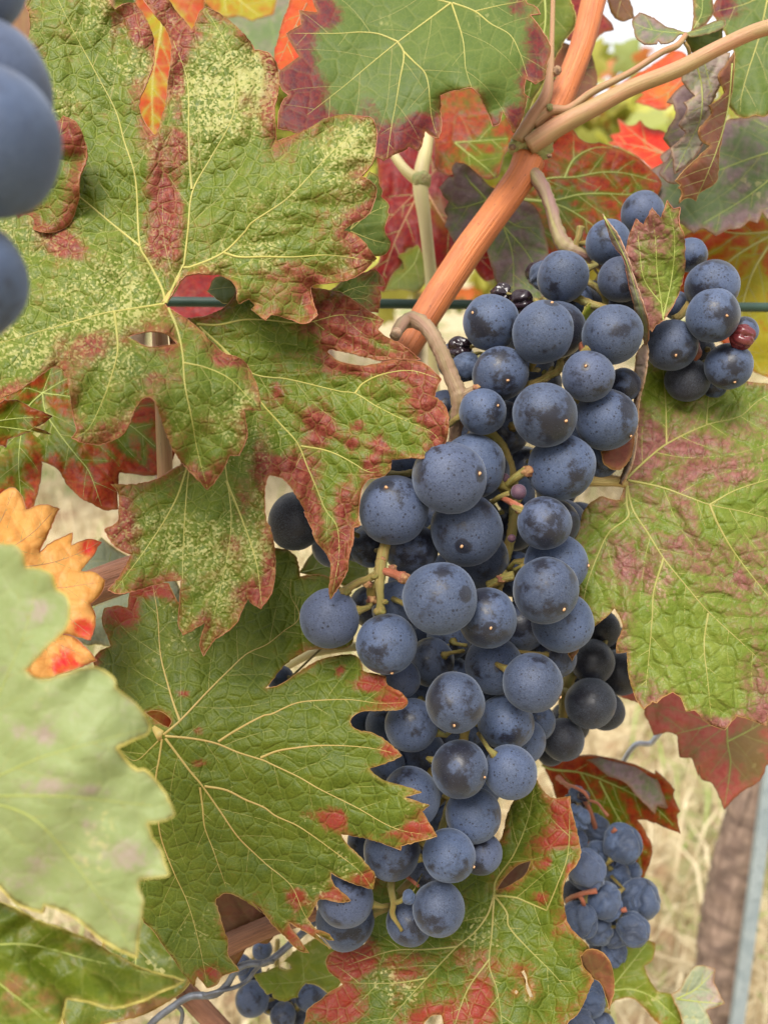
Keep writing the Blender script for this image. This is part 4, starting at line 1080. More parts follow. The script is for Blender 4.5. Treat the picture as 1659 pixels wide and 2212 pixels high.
leaf('scarlet maple-like leaf glowing in the gap right of the cane', (1430, 330),
     T('C: 650,895 690,880 662,850 735,825 715,742 752,772 800,790 858,755 900,800 1000,822 1060,890 1120,960 1060,1050 1000,1075 960,1085 850,990 740,930'),
     [(1430, 330, .300), (1330, 300, .306), (1420, 370, .296), (1450, 290, .306)], L_scarlet, M_rimred, M_veinred, step=8, seed=55, rbase=.7, rmar=(5, 0), ybase=-.6, prims=[T('C: 1040,980 900,900 730,760'), T('C: 1040,980 850,920 660,890')], sec=(40, 46))
leaf('orange-red leaf behind the side shoot above the scarlet one', (1450, 170),
     T('C: 680,548 760,510 900,425 1000,360 1060,320 1130,330 1180,420 1200,520 1120,620 1060,650 1000,690 900,660 820,640 880,590 800,560'), [(1450, 170, .300), (1330, 185, .306), (1440, 230, .296)], L_scarlet, M_rimred, M_veinred, step=8, seed=56,
     rbase=.5, rmar=(5, 0), ybase=-.6, red=[(1430, 200, 30, 14, -.4)], prims=[T('C: 1150,470 950,510 690,545'), T('C: 1150,470 1000,600 830,640')], sec=(40, 46))
leaf('lilac grey leaf tip behind the hanging brown leaf', (1480, 260),
     T('C: 1020,640 1090,560 1170,520 1250,560 1300,800 1250,1000 1130,1130 1050,1150 970,1090 990,1050 1060,950 1000,870 1040,790 1080,720 1060,650'), [(1480, 260, .222), (1440, 220, .222), (1440, 370, .220)], L_plum, M_rimdark, M_veingreen, step=8, seed=57, rbase=.75, rmar=(5, 0), ybase=-.6, prims=[T('C: 1250,650 1150,850 1000,1080')], sec=(30, 46))
leaf('dark red leaf showing on the right of the orange cane near the top', (1300, 40),
     T('C: 350,-100 520,-60 600,60 680,150 690,185 620,205 560,260 400,250 360,100'), [(1300, 40, .252), (1230, 20, .25), (1310, 70, .248)], L_crimson, M_rimdark, M_veinred, step=8, seed=58, rbase=.6, rmar=(5, 0), ybase=-.6)
leaf('brown dried leaf hanging beside the cane against the white sky', (1345, -30),
     T('C: 640,-80 750,-60 800,30 822,112 790,120 745,132 700,110 668,60'), [(1345, -10, .232), (1370, 40, .236), (1320, 10, .228)], L_brown, M_rimdark, M_veinred, step=8, seed=59, rbase=.3, rmar=(5, 0), ybase=-.6, prims=[T('C: 700,-60 750,40 800,110')], sec=(30, 46))
leaf('dark maroon leaf half hidden right behind the orange cane', (1240, 180),
     T('C: 360,260 480,300 545,330 575,430 585,520 560,570 480,620 420,640 300,640 260,450'), [(1240, 180, .246), (1290, 160, .25), (1260, 215, .242)], L_brown, M_rimdark, M_veingreen, step=8, seed=60, rbase=.4, rmar=(5, 0), ybase=-.6, prims=[T('C: 300,500 450,440 570,420')], sec=(30, 46))
leaf('olive green leaf behind the top of the orange cane', (1180, 30),
     T('C: 100,-150 330,-120 420,0 450,150 380,260 340,330 250,520 190,620 140,760 90,700 120,480 150,200'), [(1180, 30, .228), (1220, 40, .23), (1140, 220, .222)], L_dark, M_rimyel, M_veingreen, step=8, seed=61, rbase=-.1, rmar=(5, 0), ybase=-.3, prims=[T('C: 250,-100 260,150 200,400 140,680')], sec=(40, 46))

# ---- top left, orange ones behind the mottled leaf
leaf('flame orange leaf seen in the slit between the lobes of the big mottled leaf', (330, 60),
     T('A: 860,-120 1100,-140 1290,-60 1270,120 1200,260 1120,500 1080,800 1000,930 880,800 820,600 830,300'), [(330, 60, .275), (330, 250, .262), (300, 150, .268), (430, 0, .28)], L_fire, M_rim, M_vein, step=8, seed=63, rbase=.72, rmar=(5, .1), ybase=-.5,
     red=[(350, 130, 30, 30, .3), (330, 180, 30, 20, -.4), (340, 50, 20, 30, -.4)], prims=[T('A: 1050,-100 1010,200 960,500 960,850')], sec=(40, 46))
leaf('orange and yellow leaf far back at the top left of the wine-edged leaf', (500, -40),
     T('A: 1180,-120 1500,-200 B: 120,-120 160,-40 140,90 60,110 0,130 A: 1580,130 1500,100 1420,110 1330,60'), [(500, -40, .33), (480, 30, .32), (580, 20, .32)], L_fire, M_rim, M_vein, step=8, seed=64, rbase=.45, rmar=(5, .1), ybase=-.5, prims=[T('A: 1400,-100 1500,0 B: 50,100'), T('A: 1400,-100 1420,90')], sec=(34, 46))
leaf('red and orange leaf edge left of the wine-edged leaf', (640, 40),
     T('B: 260,-60 350,-40 480,60 420,250 360,420 250,470 160,420 143,335 165,250 190,150 230,40'), [(640, 40, .215), (600, 120, .214), (640, 140, .21)], L_scarlet, M_rim, M_veinred, step=8, seed=65, rbase=.4, rmar=(10, .2), ybase=-.5, prims=[T('B: 350,20 260,200 170,400')], sec=(34, 46))

leaf('blurred grey-brown leaf in the gap left of the wine-edged leaf', (590, 100), T('B: -60,-60 300,-80 330,150 260,420 150,520 -40,480 -120,300 -150,100'), [(590, 100, .42), (560, 160, .41), (640, 40, .43)], L_plum, M_rimdark, M_veingreen, step=9, seed=66, rbase=.3, rmar=(5, 0), ybase=-.5)
leaf('blurred tan leaf in the top left corner beside the near grapes', (60, 30), T('A: -100,-200 700,-200 720,80 500,200 180,330 60,420 -100,400'), [(60, 30, .40), (40, 90, .39), (200, -20, .41)], L_brown, M_rimdark, M_veinred, step=9, seed=68, rbase=0, rmar=(5, 0), ybase=-.5)

# ---- lower right, behind the broad leaf
leaf('dull red leaf with green midrib below the broad purple leaf at the right edge', (1640, 1560),
     T('I: 600,1050 750,1000 1200,1000 1900,1050 Z: 1780,1640 1720,1680 L: 1650,30 1605,130 1480,210 1382,312 1310,152 1240,120 1225,40 I: 1222,1659 1180,1542 1102,1542 1088,1400 1040,1382 940,1400 905,1310 885,1270 890,1205 800,1182 720,1152'),
     [(1580, 1560, .238), (1390, 1510, .232), (1560, 1750, .230), (1700, 1650, .236), (1480, 1560, .234)], L_rose, M_rimdark, M_veingreen, step=8, seed=67, rbase=.55, rmar=(10, .1), ybase=-.5,
     red=[(1610, 1600, 30, 50, -.45), (1630, 1620, 30, 40, -.2)], prims=[T('I: 1400,1250 1400,1440 L: 1420,20 1385,280'), T('I: 1400,1300 1250,1350 1080,1390'), T('I: 1400,1440 1520,1380 1659,1300')], sec=(46, 46), vr=(4, 1.3))
leaf('rust red leaf with yellow veins behind the shrivelled grapes, its edge rolled', (1175, 1660),
     T('I: 230,1562 300,1545 440,1535 560,1530 700,1555 830,1590 950,1645 L: 950,70 1020,130 1072,190 1060,222 1107,325 1085,345 1108,465 980,412 880,375 835,378 870,420 900,480 932,550 915,640 872,742 830,747 700,700 500,500 400,350 330,230 300,150 240,20'),
     [(1175, 1660, .250), (1460, 1790, .240), (1380, 1880, .245), (1290, 1700, .246), (1390, 1700, .240)], L_red, M_rimdark, M_veingreen, step=8, seed=69, rbase=.62, rmar=(24, .35), ybase=-.5,
     red=[(1250, 1660, 50, 20, .3), (1330, 1740, 50, 20, -.2)], prims=[T('I: 240,1590 L: 300,60 480,80 650,140 800,210 950,300 1090,440'), T('L: 600,130 700,330 830,550 870,720'), T('L: 480,80 560,220 650,400')], sec=(44, 46), vr=(3.6, 1.3),
     flaps=[dict(name='rolled_edge', out=T('I: 440,1530 560,1525 700,1550 830,1590 950,1650 L: 950,90 990,190 1028,300 1000,298 962,285 945,340 900,290 830,222 760,140 640,92 540,10'), ctrl=[(1260, 1640, .246), (1360, 1690, .237), (1430, 1750, .235), (1400, 1660, .240)], mat=L_plum, rbase=.5, rmar=(6, .1), puck=.0002, step=8)])
leaf('green leaf below the shrivelled grapes with a torn edge', (1330, 2150),
     T('L: 560,1480 620,1250 740,1185 880,1130 950,1150 935,1250 880,1292 905,1360 970,1452 1050,1472 1090,1560 1118,1640 1050,1720 960,1645 820,1502 720,1500 640,1560'), [(1330, 2150, .232), (1400, 2030, .236), (1460, 2200, .228), (1340, 2060, .232)],
     L_back, M_rim, M_veingreen, step=8, seed=71, rbase=-.05, rmar=(12, .2), ybase=-.3, red=[(1430, 2200, 40, 20, .6), (1410, 2035, 20, 16, .5)], prims=[T('L: 660,1450 800,1440 950,1500 1100,1640'), T('L: 660,1450 780,1300 900,1150')], sec=(40, 46))
leaf('pale grey-green leaf with rusty lobe in front of the trunk foot', (1480, 2150),
     T('L: 1048,1472 1105,1440 1140,1380 1185,1308 1230,1290 1322,1310 1318,1400 1345,1450 1385,1532 1330,1550 1268,1570 1305,1660 1300,1760 1120,1760 1112,1620'), [(1480, 2160, .225), (1520, 2095, .228), (1560, 2165, .226)],
     L_grey, M_rim, M_veingreen, step=8, seed=72, rbase=.1, rmar=(8, .2), ybase=-.3, red=[(1540, 2120, 16, 30, .6), (1520, 2160, 40, 10, .4)], prims=[T('L: 1080,1500 1200,1440 1310,1330'), T('L: 1080,1500 1250,1520 1370,1530')], sec=(36, 46))
leaf('mid-green leaf low behind the bottom grapes with a bite out of it', (650, 2110),
     T('K: 15,1350 150,1300 300,1180 420,1120 500,1150 560,1300 566,1400 480,1462 410,1412 340,1400 300,1450 290,1490 250,1500 210,1515 150,1500 132,1462 100,1470 60,1420'), [(650, 2110, .218), (560, 2110, .214), (700, 2060, .218), (600, 2160, .212)],
     L_back, M_rimyel, M_veingreen, step=7, seed=74, rbase=-.2, rmar=(5, .1), ybase=-.4, holes=[T('K: 160,1290 200,1265 240,1280 255,1310 220,1320 180,1310')], prims=[T('K: 560,1340 320,1390 50,1410'), T('K: 330,1380 315,1180'), T('K: 330,1390 240,1500')], sec=(34, 46), vr=(2.6, 1))
leaf('green leaf in the gap under the middle grapes', (760, 2030),
     T('H: 300,380 420,200 560,260 720,330 735,420 650,480 500,430'), [(760, 1240, .212), (700, 1220, .21), (790, 1240, .214)], L_back, M_rimyel, M_veingreen, step=8, seed=75, rbase=.1, rmar=(8, .2), ybase=-.3, prims=[T('H: 320,380 520,340 720,360')], sec=(30, 46))
leaf('grey-green leaf behind the dark cane at the left', (190, 1330),
     T('G: 480,300 600,200 640,160 720,230 850,300 1000,380 1100,420 1150,600 1000,700 800,700 720,850 690,845 600,830 540,835 400,770'), [(190, 1330, .214), (240, 1180, .222), (380, 1270, .214)], L_grey, M_rimyel, M_veingreen, step=8, seed=76, rbase=-.2, rmar=(5, 0), ybase=-.3, prims=[T('G: 480,780 640,500 700,250')], sec=(36, 46))
leaf('brown folded leaf scrap behind the notch of the olive leaf', (520, 1960),
     T('J: 1300,830 1500,780 1680,860 K: 100,900 160,1050 100,1150 0,1150 J: 1480,1300 1420,1250 1380,1100'), [(520, 1960, .20), (600, 2020, .2), (500, 2060, .198)], L_brown, M_rimdark, M_veinred, step=9, seed=77, rbase=.3, rmar=(5, 0), ybase=-.5)
leaf('dark green leaf deep in the shade at the bottom left', (280, 2010),
     T('J: 700,980 900,900 1050,1100 1200,1350 1150,1450 900,1600 650,1659 420,1720 350,1500 600,1300'), [(280, 2010, .206), (340, 2110, .202), (200, 2150, .198)], L_dark, M_rimyel, M_veingreen, step=9, seed=78, rbase=.05, rmar=(10, .4), ybase=-.4, red=[(310, 2180, 40, 30, .7)], prims=[T('J: 850,1000 850,1300 750,1600')], sec=(40, 46))

# ================================================================ canes, shoots, wires
M_cane = stem_mat('cane_orange', (.50, .150, .036), (.40, .108, .028), fleck=(.10, .03, .015), stripe=.6, rough=.55, bump=.9, fleckamt=.9, sc=(2.6, 2.6, .16))
M_canebrown = stem_mat('cane_brown', (.28, .12, .06), (.20, .08, .04), stripe=1.0, rough=.6, bump=1.5)
M_shoot = stem_mat('shoot_tan_green', (.38, .175, .085), (.30, .20, .075), stripe=.5, bump=.4, fleckamt=.45)
M_shootpale = stem_mat('shoot_pale', (.52, .46, .20), (.50, .40, .20), stripe=.2, bump=.3, fleckamt=.3)
M_node = stem_mat('node_green', (.26, .30, .09), (.36, .28, .11), stripe=.6, bump=2.0, fleckamt=.7, sc=(1, 1, 1))
M_ped = stem_mat('peduncle_brown', (.30, .17, .11), (.26, .19, .09), stripe=.5, bump=.8, fleckamt=.5)
M_pedg = stem_mat('peduncle_purple_green', (.20, .10, .085), (.24, .21, .06), stripe=.5, bump=.5, fleckamt=.4)
M_rachis = stem_mat('rachis_yellow_green', (.25, .165, .04), (.19, .175, .038), fleck=(.25, .08, .03), stripe=.25, bump=.8, fleckamt=.7)
M_rachisred = stem_mat('rachis_red', (.34, .09, .045), (.28, .10, .05), stripe=.3, bump=.8, fleckamt=.3)
M_cut = plain_mat('cut_wood', (.62, .50, .36), .8, 0, (.34, .2, .12), 600, .0005)
M_bud = plain_mat('brown_bud', (.12, .06, .035), .8, 0, (.3, .18, .09), 900, .0006)
M_greenwire = plain_mat('green_wire_coating', (.008, .030, .018), .55, 0, (.013, .04, .026), 150)
M_greywire = plain_mat('grey_wire', (.13, .14, .16), .45, .4, (.09, .09, .10), 500)
M_palewire = plain_mat('pale_wire', (.45, .48, .52), .4, .5, (.35, .38, .42), 500)


def blob(name, c, r, mat, parent, squash=(1, 1, 1), seed=0, rough=.15, n=14):
    v, f = [], []
    rg = random.Random(seed)
    ph = [rg.uniform(0, 6.28) for _ in range(6)]
    for i in range(n + 1):
        th = math.pi * i / n
        for j in range(2 * n):
            a = math.pi * j / n
            d = 1 + rough * (math.sin(3 * a + ph[0] + th * 2) * .4 + math.sin(5 * a + ph[1] - th * 4) * .3 + math.sin(th * 7 + ph[2]) * .3) * math.sin(th)
            p = RIGHT * (math.sin(th) * math.cos(a) * squash[0]) + UP * (math.cos(th) * squash[1]) - FWD * (math.sin(th) * math.sin(a) * squash[2])
            v.append(c + p * r * d)
    for i in range(n):
        for j in range(2 * n):
            k = (j + 1) % (2 * n)
            f.append((i * 2 * n + j, (i + 1) * 2 * n + j, (i + 1) * 2 * n + k, i * 2 * n + k))
    l = [((p - c) * (1 / r))[:] for p in v]
    return link(name, mesh(name, v, f, lc=l), mat, parent)


def st(name, pts, r, mat, root, sides=14, seed=0, lump=0.0, step=6, ridge=0.0):
    p, q = stem_path(pts, r, step)
    return tube(name, p, q, mat, root, sides, seed, lump, ridge)


root = empty('vine_cane', P(1130, 320, .205), 'thick orange ripened cane crossing diagonally from the top, with a tan side shoot', 'cane')
st('internode', [(1320, -110, .214), (1290, -30, .212), (1255, 103, .209), (1213, 207, .207), (1172, 290, .2055)], [27, 27, 26, 28, 34], M_cane, root, 64, 1, .006, 6, .006)
st('internode', [(1142, 345, .2045), (1125, 382, .204), (1064, 468, .202), (1003, 553, .2), (888, 732, .195), (840, 815, .193), (800, 890, .192)], [36, 33, 32, 33, 32, 31, 31], M_cane, root, 64, 2, .006, 6, .006)
blob('node', P(1150, 318, .2045), .0043, M_node, root, (1.15, .8, 1), 3, .22)
blob('node', P(1125, 312, .2035), .0026, M_node, root, (1.0, .8, 1), 4, .25)
st('side_shoot', [(1140, 316, .2005), (1168, 298, .2), (1208, 272, .199), (1280, 234, .197), (1363, 190, .195), (1467, 148, .193), (1553, 103, .191), (1639, 65, .189), (1750, 40, .187)], [20, 22, 21, 19, 17, 17, 16, 16, 16], M_shoot, root, 16, 5)
st('leaf_stalk', [(1150, 268, .2015), (1187, 240, .2005), (1225, 236, .2), (1277, 200, .199), (1363, 155, .198), (1430, 112, .1975), (1462, 98, .1975), (1480, 76, .199)], [16, 12, 9, 8, 7, 7, 7, 6], M_shoot, root, 10, 6)
st('tendril', [(1118, 305, .2015), (1150, 255, .201), (1177, 212, .2005), (1187, 165, .2005), (1191, 103, .201), (1194, 0, .202), (1196, -60, .203)], [15, 16, 14, 9, 6, 5, 5], M_shoot, root, 10, 7)
blob('bud_scar', P(1203, 152, .2), .0010, M_bud, root, (1, 1.1, .7), 8, .3, 8)
blob('bud', P(1187, 232, .199), .0007, M_node, root, (1, 1.2, 1), 9, .3, 8)
blob('bud', P(1106, 318, .2), .0008, M_bud, root, (1, .8, 1), 10, .3, 8)
blob('bud', P(1186, 337, .2), .0006, M_bud, root, (1, .8, 1), 11, .3, 8)

root = empty('vine_shoot', P(912, 390, .238), 'pale cream forked shoot in front of the crimson leaf, left of the orange cane', 'shoot')
st('shoot', [(922, 230, .242), (922, 310, .240), (908, 390, .238), (918, 480, .237), (930, 590, .237), (932, 650, .237), (936, 760, .238), (940, 900, .24)], [14, 14, 17, 14, 13, 13, 12, 12], M_shootpale, root, 12, 3)
st('side_branch', [(905, 392, .238), (880, 372, .238), (858, 345, .239), (835, 310, .241), (810, 270, .243)], [13, 11, 10, 9, 9], M_shootpale, root, 10, 4)
blob('node', P(910, 390, .2375), .0026, M_node, root, (1, 1, .9), 5, .15, 10)

root = empty('vine_cane', P(350, 800, .182), 'straight tan cane standing behind the folded lobe at the left', 'cane')
st('internode', [(338, 560, .186), (345, 700, .183), (352, 860, .181), (358, 1040, .180), (366, 1200, .184)], [15, 17, 17, 17, 17], M_shoot, root, 14, 12)
root = empty('vine_cane', P(200, 1270, .197), 'dark brown ribbed old cane behind the yellow-orange leaf', 'cane')
st('internode', [(0, 1345, .2), (100, 1305, .198), (186, 1274, .197), (279, 1240, .196), (420, 1195, .2), (560, 1150, .21)], [38, 38, 38, 38, 36, 34], M_canebrown, root, 64, 13, .01, 6, .03)
root = empty('vine_cane', P(530, 2020, .196), 'brown cane in the notch under the olive green leaf', 'cane')
st('internode', [(440, 2065, .2), (493, 2040, .197), (578, 2003, .196), (680, 1965, .2)], [24, 24, 22, 22], M_canebrown, root, 16, 14, .05)
root = empty('vine_cane', P(441, 2189, .206), 'thick brown cane end at the bottom edge under the grey wire', 'cane')
st('internode', [(380, 2120, .208), (441, 2185, .206), (500, 2250, .205), (560, 2330, .204)], [22, 22, 22, 22], M_canebrown, root, 16, 15, .05)
root = empty('vine_tendril', P(700, 1410, .205), 'yellowish tan tendril in the notch beside the red-tipped leaf', 'tendril')
st('tendril', [(560, 1470, .212), (620, 1440, .208), (674, 1412, .204), (720, 1402, .203), (780, 1396, .203), (840, 1400, .205)], [7, 8, 9, 10, 10, 9], M_shootpale, root, 10, 16)


def straight(x0, y0, z0, x1, y1, z1, L):
    a, b = P(x0, y0, z0), P(x1, y1, z1)
    d = (b - a).normalized()
    return [a + d * t for t in np.linspace(-L, L, 40)]


root = empty('trellis_wire', P(900, 655, .232), 'dark green plastic-coated trellis wire stretched level behind the cane', 'wire')
pts = straight(500, 653, .224, 1659, 664, .238, 1.6)
tube('wire', pts, [.00125] * len(pts), M_greenwire, root, 12, 1)
root = empty('tie_wire', P(500, 2110, .2), 'twisted dark grey tie wire at the bottom left below the olive leaf', 'wire')
st('wire', [(250, 2320, .2), (327, 2212, .199), (372, 2176, .199), (413, 2152, .1985), (462, 2149, .198), (490, 2128, .198), (512, 2094, .198), (537, 2082, .199), (572, 2080, .200), (596, 2066, .201), (622, 2044, .202), (660, 2010, .204), (720, 1960, .21)], 7.5, M_greywire, root, 10, 2, .08)
st('wire', [(440, 2150, .1975), (470, 2142, .1965), (510, 2132, .198), (535, 2118, .200), (552, 2096, .2), (575, 2077, .1985), (590, 2078, .2)], 4.5, M_greywire, root, 8, 3)
st('wire', [(380, 2168, .2), (395, 2190, .201), (380, 2240, .203), (350, 2300, .205)], 4.5, M_greywire, root, 8, 4)
root = empty('tie_wire', P(1400, 1605, .255), 'pale grey kinked wire end poking out below the broad purple leaf', 'wire')
st('wire', [(1300, 1720, .26), (1346, 1645, .257), (1360, 1622, .256), (1376, 1607, .255), (1404, 1606, .255), (1418, 1590, .254), (1432, 1576, .254), (1450, 1571, .254), (1520, 1540, .25)], 6.0, M_palewire, root, 8, 5)

# ================================================================ grapes
M_grape = grape_mat('grape_bloom', (.047, .067, .126), (.028, .042, .080), (.007, .006, .010), scuff=.92)
M_grapedark = grape_mat('grape_painted_shade', (.011, .012, .018), (.007, .007, .011), (.008, .007, .011), scuff=.7, speck=.6)  # darker copy of the bloomy grape, with shade put into the colour
M_grapeblur = grape_mat('grape_bloom_pale', (.078, .120, .215), (.054, .084, .155), (.02, .024, .045), scuff=.6, speck=.3)
M_raisin = grape_mat('grape_shrivelled', (.050, .075, .138), (.030, .046, .088), (.008, .009, .016), scuff=.4, speck=.5, wrinkle=1.0)
g = G('raisin_black')
M_black = g.out(g.n('BsdfPrincipled', {'Base Color': (.018, .010, .014, 1), 'Roughness': .22}).outputs[0])
g = G('raisin_red')
M_redraisin = g.out(g.n('BsdfPrincipled', {'Base Color': (.10, .016, .018, 1), 'Roughness': .25}).outputs[0])
M_shot = grape_mat('grape_unripe', (.11, .035, .05), (.07, .028, .045), (.08, .03, .04), scuff=.4, speck=.4)
M_scardark = plain_mat('scar_dark', (.022, .012, .012), .8, 0, (.05, .025, .018), 3)
M_scartip = plain_mat('scar_tip', (.55, .33, .17), .8, 0, (.35, .18, .08), 3)
from mathutils import noise as mnoise


def sphere_mesh(name, mat, seg=36, ring=22, wr=0.0, seed=0):
    v, f = [], []
    rq = random.Random(seed * 3 + 1)
    fur = [(rq.uniform(0, 6.28), rq.uniform(.07, .17), rq.uniform(.10, .26), rq.uniform(-.5, .5)) for _ in range(9)]
    for i in range(ring + 1):
        th = math.pi * i / ring
        for j in range(seg):
            a = 2 * math.pi * j / seg
            p = Vector((math.sin(th) * math.cos(a), math.sin(th) * math.sin(a), math.cos(th)))
            d = 1 + .035 * mnoise.noise(p * 1.3 + Vector((seed * 7, 0, 0)))
            if wr:
                for ph, wd, am, tw in fur:
                    dd = (a - ph + tw * (th - 1.57) + .35 * mnoise.noise(p * 1.7 + Vector((seed, 0, 3))) + math.pi) % (2 * math.pi) - math.pi
                    d -= wr * am * math.exp(-(dd * max(.25, math.sin(th)) / wd) ** 2) * math.sin(th) ** .7
                d += wr * .14 * mnoise.noise(p * 1.2 + Vector((0, seed * 3, 0)))
            v.append(p * d)
    for i in range(ring):
        for j in range(seg):
            k = (j + 1) % seg
            f.append((i * seg + j, (i + 1) * seg + j, (i + 1) * seg + k, i * seg + k))
    return mesh(name, v, f, mats=[mat])


GM = [sphere_mesh('grape', M_grape, seed=s) for s in range(4)]
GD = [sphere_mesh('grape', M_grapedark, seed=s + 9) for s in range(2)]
GB = [sphere_mesh('grape', M_grapeblur, seed=s + 20) for s in range(2)]
GR = [sphere_mesh('grape', M_raisin, 56, 36, .85, s) for s in range(4)]
GK = [sphere_mesh('grape', M_black, 48, 30, 1.25, s + 5) for s in range(2)]
GX = [sphere_mesh('grape', M_redraisin, 48, 30, 1.2, 8)]
GS = [sphere_mesh('grape', M_shot, 24, 16, 0, 3)]
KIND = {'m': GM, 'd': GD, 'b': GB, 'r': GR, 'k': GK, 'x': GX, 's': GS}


def scar_mesh():
    v, f, fm = [], [], []
    n = 12
    for r, z in ((.085, .9985), (.07, 1.004), (.045, 1.003)):
        for j in range(n):
            a = 2 * math.pi * j / n
            rr = r * (1 + .2 * math.sin(3 * a + r * 40))
            v.append((rr * math.cos(a), rr * math.sin(a), z))
    for i in range(2):
        for j in range(n):
            k = (j + 1) % n
            f.append((i * n + j, i * n + k, (i + 1) * n + k, (i + 1) * n + j))
            fm.append(0)
    f.append(tuple(2 * n + j for j in range(n)))
    fm.append(0)
    b = len(v)
    for r, z in ((.045, 1.0), (.050, 1.02), (.030, 1.05)):
        for j in range(8):
            a = 2 * math.pi * j / 8
            rr = r * (1 + .25 * math.sin(2 * a + z * 30))
            v.append((rr * math.cos(a), rr * math.sin(a), z))
    for i in range(2):
        for j in range(8):
            k = (j + 1) % 8
            f.append((b + i * 8 + j, b + i * 8 + k, b + (i + 1) * 8 + k, b + (i + 1) * 8 + j))
            fm.append(1)
    f.append(tuple(b + 16 + j for j in range(8)))
    fm.append(1)
    return mesh('blossom_scar', v, f, mats=[M_scardark, M_scartip], fm=fm)


SCAR = scar_mesh()
PED = []


def cam_dir(dx, dy, s=1):
    q = max(0, 1 - dx * dx - dy * dy)
    return (RIGHT * dx - UP * dy - FWD * (math.sqrt(q) * s)).normalized()


def solve(gr, tight=.95):
    """Push each grape back until it touches, not crosses, the ones in front."""
    gr = [dict(g) for g in gr]
    gr.sort(key=lambda g: g['z'])
    done = []
    for g in gr:
        for it in range(120):
            c, r = P(g['x'], g['y'], g['z']), g['r'] * g['z'] / F
            if all((c - q).length >= tight * (r + s) for q, s in done):
                break
            g['z'] += .0005
        g['c'], g['w'] = P(g['x'], g['y'], g['z']), g['r'] * g['z'] / F
        done.append((g['c'], g['w']))
    return gr


def bunch(label, top, grapes, axis, stems=(), group='bunches of black grapes', name='grape_bunch', seed=1, tight=.95, ped=True):
    """grapes: (x, y, r, z, kind, scar) with scar = (dx, dy) offset in grid units, None = not seen."""
    rg = random.Random(seed)
    root = empty(name, P(*top), label, 'bunch of grapes', group)
    gs = solve([dict(x=g[0], y=g[1], r=g[2], z=g[3], k=g[4] if len(g) > 4 else 'm', s=g[5] if len(g) > 5 else None) for g in grapes], tight)
    ax = [P(*a) for a in axis]
    for g in gs:
        me = rg.choice(KIND[g['k']])
        o = bpy.data.objects.new('grape', me)
        COL.objects.link(o)
        o.parent = root
        o.matrix_parent_inverse = Matrix.Translation(-root.location)
        o.location = g['c']
        near = min(ax, key=lambda a: (a - g['c']).length)
        if g['s']:
            d = cam_dir(g['s'][0] / g['r'], g['s'][1] / g['r'])
        else:
            d = (g['c'] - near).normalized() + Vector((rg.uniform(-.4, .4), rg.uniform(.2, .9), rg.uniform(-.7, .1)))
            d.normalize()
        q = d.to_track_quat('Z', 'Y') @ Vector((0, 0, 1)).rotation_difference(Vector((0, 0, 1)))
        o.rotation_mode = 'QUATERNION'
        o.rotation_quaternion = q @ Matrix.Rotation(rg.uniform(0, 6.28), 3, 'Z').to_quaternion()
        e = rg.uniform(.965, 1.035)
        o.scale = (g['w'] * e, g['w'] / e, g['w'] * rg.uniform(.98, 1.03))
        if g['s']:
            s = bpy.data.objects.new('blossom_scar', SCAR)
            COL.objects.link(s)
            s.parent = o
        if ped and g['k'] not in 's':
            a = g['c'] - d * g['w'] * .96
            b = g['c'] - d * g['w'] * 1.35
            c = b.lerp(near, .45)
            v, f, l = tube_geo([a, a.lerp(b, .35), b, b.lerp(c, .5), c], [g['w'] * .20, g['w'] * .13, g['w'] * .085, g['w'] * .08, g['w'] * .09], 7, True, rg.randrange(99))
            link('pedicel', mesh('pedicel', v, f, lc=l), M_rachis, root)
    for s in stems:
        nm, pts, r, m = s[:4]
        st(nm, pts, r, m, root, 12, rg.randrange(50), .22, 5)
    return root


